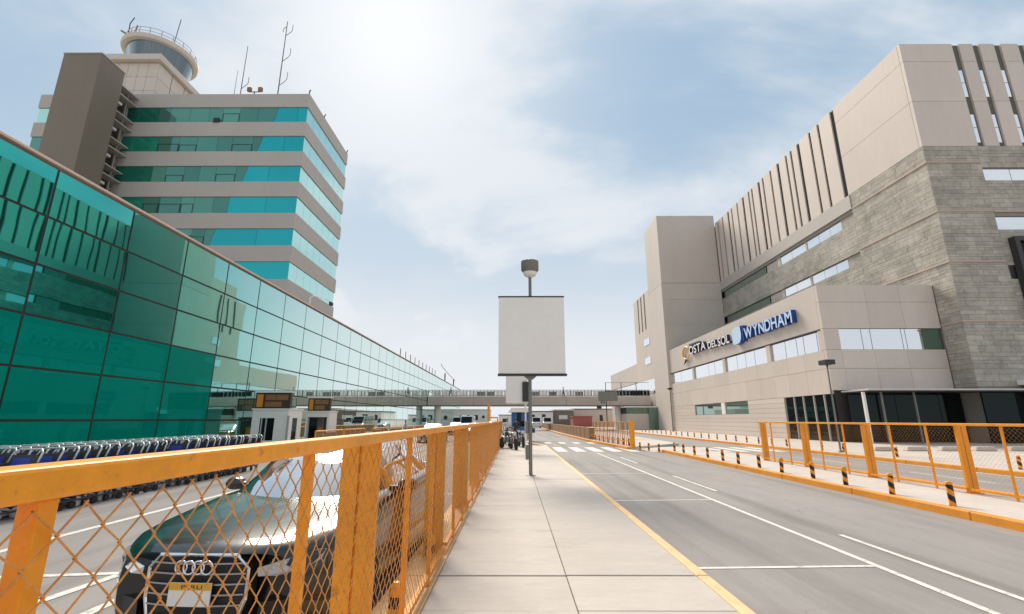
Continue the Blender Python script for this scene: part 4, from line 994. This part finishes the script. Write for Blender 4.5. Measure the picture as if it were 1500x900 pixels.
for j in range(3):
    y = (8.75, 8.3, 8.9)[j]
    for k in range(27):
        lab = 'luggage trolley, %s from the near end of the %s' % (ORD[k], rows_[j])
        lx, rz = -9.25-.72*j+rr.uniform(-.04,.04)-.012*k, R(-90+rr.uniform(-7,7)-6*(rr.random() < .12))
        if nl == 0: tro.location = (lx, y, RZ); tro.rotation_euler = (0,0,rz); tro['label'] = lab
        else: dup(tro, (lx, y, RZ), rz, lab)
        nl += 1; y += rr.uniform(.27,.36)+(.5 if rr.random() < .04 else 0)
# ------------------------------------------------------------------ ticket booths
def booth(label, x0, x1, y0, y1, h, openfront):
    b = thing('ticket_booth', label, 'booth', ((x0+x1)/2, (y0+y1)/2, RZ), 'ticket booths at the terminal kerb')
    z0 = RZ; w = x1-x0; t = .08
    if not openfront:
        wx0, wx1 = x0+.22*w, x0+.62*w
        sh = MB()
        sh.box(x0, wx0, y0, y0+t, z0, h).box(wx1, x1, y0, y0+t, z0, h).box(wx0, wx1, y0, y0+t, z0, .55).box(wx0, wx1, y0, y0+t, h-.42, h)
        sh.box(x0, x0+t, y0+t, y1, z0, h).box(x0+t, x1-t, y1-t, y1, z0, h)
        sh.box(x1-t, x1, y0+t, y0+.5, z0, h).box(x1-t, x1, y1-.5, y1, z0, h).box(x1-t, x1, y0+.5, y1-.5, z0, .55).box(x1-t, x1, y0+.5, y1-.5, h-.42, h)
        sh.build('shell', 'white', b, bevel=.01)
        MB().box(wx0, wx1, y0+.03, y0+.045, .55, h-.42).build('window_pane', 'g_hdark', b); MB().box(x1-.05, x1-.035, y0+.5, y1-.5, .55, h-.42).build('window_pane', 'g_hdark', b)
        for x in (wx0+.06, wx0+.30): MB().box(x, x+.07, y0+.012, y0+.028, .55, h-.42).build('window_bar', 'frame', b)
        MB().tube([(x1+.03,y0-.03,z0),(x1+.03,y0-.03,h-.3)], .05, 8).build('corner_post', 'balus', b)
    else:
        sh = MB().box(x0, x0+.12, y0, y1, z0, h).box(x1-.12, x1, y0, y1, z0, h).box(x0+.12, x1-.12, y1-.1, y1, z0, h).box(x0+.12, x1-.12, y0, y1-.1, h-.32, h)
        sh.build('shell', 'white', b); MB().box(x0+.13, x0+.42*w, y0+.3, y0+.34, z0, h-.33).build('door_leaf', 'g_hdark', b); MB().box(x0+.72*w, x1-.13, y0+.3, y0+.34, z0, h-.33).build('door_leaf', 'disp', b)
        MB().box(x0+.44*w, x0+.71*w, y0+.5, y0+.6, z0, 1.1).build('counter', 'disp_or', b)
    MB().box(x0-.05, x1+.05, y0-.05, y1+.05, h+.002, h+.07).build('roof', 'white', b)
    sg = MB().box(x0+.08, x1+.02, y0-.02, y0+.22, h+.075, h+.88).build('display_board', 'disp', b)
    MB().box(x0+.02, x1+.08, y0-.06, y0+.26, h+.885, h+.96).build('board_hood', 'white', sg)
    MB().box(x0+.16, x0+.16+.17*w, y0-.035, y0-.022, h+.15, h+.80).build('orange_field', 'disp_or', sg)
    MB().box(x0+.22+.2*w, x0+.60*w, y0-.035, y0-.022, h+.50, h+.78).build('text_field', 'disp_br', sg); MB().box(x0+.62*w, x1-.1, y0-.035, y0-.022, h+.50, h+.78).build('text_field', 'disp_br', sg); MB().box(x0+.22+.2*w, x0+.78*w, y0-.035, y0-.022, h+.16, h+.42).build('text_field', 'disp_br', sg)
    return b
booth('white ticket booth with a window and an orange display board, left of the pair', -13.7, -11.8, 25.0, 26.6, 2.1, False)
booth('narrower open ticket booth with orange display board, right of the pair', -13.5, -12.0, 31.0, 32.4, 2.08, True)
# orange pedestrian barriers past the booths
for k in range(9):
    y = 27.2+k*4.6; x = -10.9+.10*k
    if y < 34: x = -11.2
    f = thing('pedestrian_barrier', 'orange pedestrian barrier past the ticket booths, %s from the booths' % ORD[k], 'barrier', (x, y, RZ), 'orange barriers on the terminal side')
    MB().tube([(x,y,RZ),(x,y,.95),(x,y+4.3,.95),(x,y+4.3,RZ)], .05, 6).build('frame', 'orange', f); MB().box(x-.015, x+.015, y+.1, y+4.2, .05, .85).build('infill', 'brown', f)
    for q in range(1, 4): MB().tube([(x,y+q*1.07,RZ),(x,y+q*1.07,.93)], .035, 6).build('upright', 'orange', f)
# ------------------------------------------------------------------ footbridge
br = thing('footbridge', 'concrete footbridge with railings crossing between the terminal and the hotel', 'bridge', (5, 83, RZ))
xb = [-14.95,-7.0,1.0,9.0,16.5,23.6]
for a, b in zip(xb, xb[1:]): MB().box(a+.02, b-.02, 82, 85.5, 3.88, 5.5).build('deck_span', 'conc', br, bevel=.03)
MB().box(-14.95, 23.6, 81.9, 82.0, 3.80, 4.02).build('soffit_edge', 'mono', br)
for x in (-13.4, 18.2): MB().tube([(x,83.6,RZ),(x,83.6,3.85)], .55, 20).build('column', 'white', br, smooth='auto')
rl = MB()
for yy_ in (82.1, 85.4):
    for z in (5.62, 6.58): rl.box(-14.95, 23.6, yy_-.04, yy_+.04, z-.05, z+.05)
rl.build('handrail', 'balus', br)
rr = random.Random(8)
for k in range(64):
    x = -14.8+k*.6; MB().box(x-.05, x+.05, 82.05, 82.15, 5.66, 6.54).build('baluster', 'balus' if rr.random() < .7 else 'dark', br)
for k in range(24):
    x = -14.6+k*1.6; MB().box(x, x+1.5, 85.38, 85.42, 5.7, 6.5).build('screen_panel', 'white' if rr.random() < .55 else 'lampgrey', br)
for x in (15.9, 18.6, 21.2): MB().box(x-.05, x+.05, 82.02, 82.12, 5.5, 7.9).build('screen_post', 'dark', br)
MB().box(16.0, 23.5, 82.16, 82.19, 5.55, 6.5).build('dark_glass_screen', 'g_hdark', br); MB().box(15.9, 23.5, 82.03, 82.08, 7.85, 7.92).build('screen_rail', 'balus', br)
MB().box(14.2, 15.0, 81.7, 81.88, 3.45, 3.9).build('bridge_lamp', 'dark', br)
# ------------------------------------------------------------------ people
def person(label, loc, rz, cols, pose='stand', H=1.72):
    k = H/1.72
    V = dict(pel=(0,0,.93), ch=(0,.01,1.22), neck=(0,0,1.46), head=(0,-.02,1.60), top=(0,-.01,1.72))
    E_ = [('pel','ch'),('ch','neck'),('neck','head'),('head','top')]
    rad = dict(pel=(.155,.11), ch=(.17,.115), neck=(.06,.06), head=(.085,.10), top=(.06,.07))
    for s, n in ((-1,'l'), (1,'r')):
        st_ = .16*s if pose == 'walk' else 0
        V.update({'sh'+n:(s*.185,0,1.40),'el'+n:(s*.25,.03-st_*.4,1.12),'wr'+n:(s*.24,-.06-st_*.9,.88),'ha'+n:(s*.235,-.09-st_,.79),
                  'hip'+n:(s*.09,0,.88),'kn'+n:(s*.10,-.03+st_,.49),'an'+n:(s*.10,.02+st_*1.4,.09),'toe'+n:(s*.11,-.15+st_*1.4,.04)})
        E_ += [('ch','sh'+n),('sh'+n,'el'+n),('el'+n,'wr'+n),('wr'+n,'ha'+n),('pel','hip'+n),('hip'+n,'kn'+n),('kn'+n,'an'+n),('an'+n,'toe'+n)]
        rad.update({'sh'+n:(.075,.075),'el'+n:(.05,.05),'wr'+n:(.035,.035),'ha'+n:(.04,.03),'hip'+n:(.095,.1),'kn'+n:(.06,.065),'an'+n:(.045,.05),'toe'+n:(.045,.035)})
    names = list(V); idx = {n: i for i, n in enumerate(names)}
    me = bpy.data.meshes.new('skel'); me.from_pydata([tuple(c*k for c in V[n]) for n in names], [(idx[a], idx[b]) for a, b in E_], [])
    o = bpy.data.objects.new('skel', me); COL.objects.link(o)
    o.modifiers.new('s', 'SKIN')
    for n in names:
        sv = me.skin_vertices[0].data[idx[n]]; sv.radius = tuple(r*k for r in rad[n]); sv.use_root = (n == 'pel')
    sub = o.modifiers.new('d', 'SUBSURF'); sub.levels = sub.render_levels = 2
    bpy.context.view_layer.update()
    m2 = bpy.data.meshes.new_from_object(o.evaluated_get(bpy.context.evaluated_depsgraph_get())); bpy.data.objects.remove(o)
    for v in m2.vertices:
        pass
    m2.materials.clear(); [m2.materials.append(M[q]) for q in ('skin', cols[0], cols[1], 'hair', 'black')]
    for p in m2.polygons:
        x, y, z = (c/k for c in p.center); p.use_smooth = True
        if z < .10: p.material_index = 4
        elif z < .97 and abs(x) < .2: p.material_index = 2
        elif z > 1.64 or (z > 1.54 and y > .02): p.material_index = 3
        elif z > 1.44: p.material_index = 0
        elif abs(x) > .19 and z < 1.14: p.material_index = 0
        else: p.material_index = 1
    m2.name = 'person'
    b = bpy.data.objects.new('person', m2); COL.objects.link(b); b.location = loc; b.rotation_euler = (0,0,rz)
    return tag(b, label, 'person')
person('person in a green vest walking on the footbridge right of the billboard', (8.62, 82.9, 5.5), R(90), ('hivis', 'black'), 'walk')
person('person in a dark top on the footbridge near the terminal glass', (-11.2, 84.0, 5.5), R(-90), ('shirtd', 'denim'), 'walk')
person('person in pale shirt and jeans standing beside the motorcycles', (-.45, 31.5, 0), R(20), ('shirtw', 'denim'))
person('person in dark clothes behind the motorcycles by the blue kiosk', (.15, 34.5, 0), R(200), ('shirtd', 'black'))
person('person in a pale shirt on the terminal apron beyond the booths', (-9.7, 43, RZ), R(-60), ('shirtw', 'black'), 'walk')
# ------------------------------------------------------------------ motorcycles
def motorcycle(label, tank):
    m = thing('motorcycle', label, 'motorcycle', (0,0,0), 'motorcycles parked at the sidewalk end')   # faces -y
    for y, nm in ((-.68,'front_wheel'), (.62,'rear_wheel')):
        w = MB().lathe([(.24,-.05),(.29,-.055),(.31,0),(.29,.055),(.24,.05)], (0,y,.31), 26, 'x').build(nm, 'tyre', m, smooth='auto')
        MB().lathe([(.235,-.03),(.245,0),(.235,.03),(.05,.04),(.05,-.04)], (0,y,.31), 20, 'x').build('rim', 'rim', w, smooth='auto')
    for s in (-1, 1):
        MB().tube([(s*.09,-.68,.31),(s*.09,-.46,.92)], .022, 8).build('fork', 'chrome', m); MB().tube([(s*.10,.62,.31),(s*.10,.05,.42)], .022, 8).build('swing_arm', 'dark', m)
        MB().tube([(s*.06,-.45,.95),(s*.25,-.42,1.04),(s*.38,-.34,1.03)], .014, 8).build('handlebar', 'dark', m); MB().lathe([(.005,-.01),(.055,0),(.05,.015)], (s*.34,-.38,1.16), 12, 'y').build('mirror', 'black', m)
    MB().box(-.05, .05, -.74, -.55, .60, .64).build('mudguard', tank, m, bevel=.02)
    MB().lathe([(.02,-.30),(.12,-.22),(.15,-.05),(.14,.12),(.07,.24)], (0,-.12,.80), 16, 'y').build('tank', tank, m, smooth=True)
    MB().prism([(-.12,.05,.76),(.12,.05,.76),(.13,.4,.78),(.10,.78,.88),(-.10,.78,.88),(-.13,.4,.78)], (0,0,.08)).build('seat', 'bag', m, bevel=.03)
    MB().box(-.14, .14, -.22, .22, .30, .60).build('engine', 'lampgrey', m, bevel=.05); MB().lathe([(.03,-.06),(.10,-.05),(.10,.0),(.06,.08)], (0,-.56,.88), 18, 'y').build('headlight', 'hlight', m, smooth='auto')
    MB().tube([(.13,-.2,.28),(.16,.2,.25),(.17,.75,.34)], [.025,.03,.045], 10).build('exhaust', 'chrome', m, smooth=True); MB().tube([(-.1,.1,.3),(-.28,.16,.01)], .012, 6).build('side_stand', 'dark', m)
    return m
mc = motorcycle('red motorcycle parked facing the camera at the sidewalk end', 'bikered'); mc.location = (-.02, 26.9, 0); mc.rotation_euler = (0, R(-5), R(12))
dup(mc, (-.46, 28.6, 0), R(-20), 'dark motorcycle parked beside the orange fence behind the red one', {M['bikered'].name: M['black']}); dup(mc, (.42, 29.2, 0), R(10), 'dark motorcycle parked right of the red one', {M['bikered'].name: M['shirtd']})
# ------------------------------------------------------------------ kiosk and far background
kk = thing('kiosk', 'blue kiosk with white roof at the end of the sidewalk', 'kiosk', (.5, 41, 0))
MB().box(-.25, 1.3, 40, 42, 0, .55).build('base', 'conc', kk); MB().box(-.28, 1.33, 39.97, 42, .555, 1.05).build('counter', 'kblue', kk); MB().box(-.2, 1.25, 40.05, 42, 1.055, 2.2).build('window_wall', 'g_hdark', kk)
MB().box(-.22, .25, 39.98, 40.04, 1.06, 2.2).build('side_panel', 'kblue', kk); MB().box(.6, 1.26, 39.98, 40.04, 1.5, 2.2).build('side_panel', 'kblue', kk); MB().prism([(-.5,39.6,2.2),(1.5,39.6,2.2),(1.35,39.6,2.55),(-.2,39.6,2.55)], (0,2.5,0)).build('roof', 'white', kk)
rp = thing('orange_gantry_post', 'orange post with short arm rising behind the end of the fence', 'post', (-1.9, 36, RZ))
MB().box(-2.0, -1.82, 35.9, 36.1, RZ, 2.75).build('post', 'orange', rp); MB().box(-1.81, -1.2, 35.95, 36.05, 1.7, 1.8).build('arm', 'orange', rp); MB().box(-1.28, -1.2, 35.95, 36.05, .6, 1.69).build('drop_bar', 'orange', rp)
def block(name, label, x0, x1, y0, d, h, wallm, roofm='white', wins=(), winm='dark', z0=RZ):
    b = thing(name, label, 'building', ((x0+x1)/2, y0+d/2, z0), 'buildings in the far background')
    MB().box(x0, x1, y0, y0+d, z0, h).build('wall', wallm, b); MB().box(x0-.15, x1+.15, y0-.15, y0+d, h+.002, h+.25).build('roof', roofm, b)
    for wx, wz, ww, wh, rnd_ in wins:
        if rnd_: MB().lathe([(ww/2,-.06),(ww/2,0)], (wx+ww/2, y0, wz+wh/2), 18, 'y').build('window', winm, b)
        else: MB().box(wx, wx+ww, y0-.06, y0-.01, wz, wz+wh).build('window', winm, b)
    return b
block('service_building', 'white low building with round and square windows seen under the footbridge', -15.5, -6.2, 118, 12, 3.9, 'white', 'white', [(-13.6,1.6,1.0,1.0,1),(-11.9,1.4,1.3,1.3,1),(-9.8,1.5,.9,1.2,0),(-7.9,1.9,.7,.7,1)])
block('teal_shed', 'small white shed with teal front left of the footbridge column view', -19.5, -16, 116, 8, 3.6, 'teal', 'white', [(-17.2,.6,1.2,1.6,0)], 'white')
block('white_warehouse', 'white warehouse with dark square openings right of the billboard pole', 3.4, 9.8, 120, 14, 3.5, 'white', 'lampgrey', [(4.3,1.6,.9,1.2,0),(7.0,1.9,.9,1.0,0),(3.5,.4,.6,1.5,0)])
block('grey_depot', 'grey fronted depot between white warehouse and red container', 10.2, 15.2, 122, 14, 3.9, 'lampgrey', 'white', [(11.4,1.7,2.2,1.0,0)], 'white')
block('red_store', 'low red container store in front of the pale far block', 13.8, 18.2, 112, 6, 2.2, 'redwall', 'redwall')
block('pale_block', 'pale pink block at far right under the footbridge', 15.6, 27, 126, 10, 4.2, 'beige', 'mono', [(22.5,1.2,.8,1.6,0)])
block('white_hall', 'long white hall closing the far end of the road', -4.8, 3.0, 150, 16, 2.9, 'white', 'lampgrey', [(-3.6,.8,1.4,1.1,0),(.6,.9,1.0,1.2,0)])
def van(label, x, y, wm):
    v = thing('delivery_van', label, 'van', (x, y, RZ), 'vans in the far background'); z = RZ
    MB().prism([(x-.95,y,z+.35),(x-.95,y+5,z+.35),(x-.95,y+5,z+2.3),(x-.95,y+1.1,z+2.3),(x-.95,y+.5,z+1.3),(x-.95,y,z+1.1)], (1.9,0,0)).build('body', wm, v, bevel=.06)
    MB().prism([(x-.8,y+.50,z+1.32),(x+.8,y+.50,z+1.32),(x+.78,y+1.02,z+2.15),(x-.78,y+1.02,z+2.15)], (0,-.03,.015)).build('windscreen', 'g_hdark', v)
    for yy_ in (y+.9, y+4.1):
        for s in (-.93, .93): MB().lathe([(.2,-.1),(.33,-.1),(.33,.1),(.2,.1)], (x+s, yy_, z+.33), 16, 'x').build('wheel', 'tyre', v)
    for s in (-.7, .7): MB().box(x+s-.15, x+s+.15, y-.03, y+.02, z+.75, z+.95).build('headlight', 'hlight', v)
van('white delivery van parked in front of the white warehouse', 4.9, 104, 'carwhite'); van('white delivery van farther right on the far island side', 7.6, 108, 'carwhite'); van('silver van beyond the red car near the terminal', -7.0, 70, 'carsilver'); van('white van parked by the terminal past the footbridge column', -11.5, 96, 'carwhite')
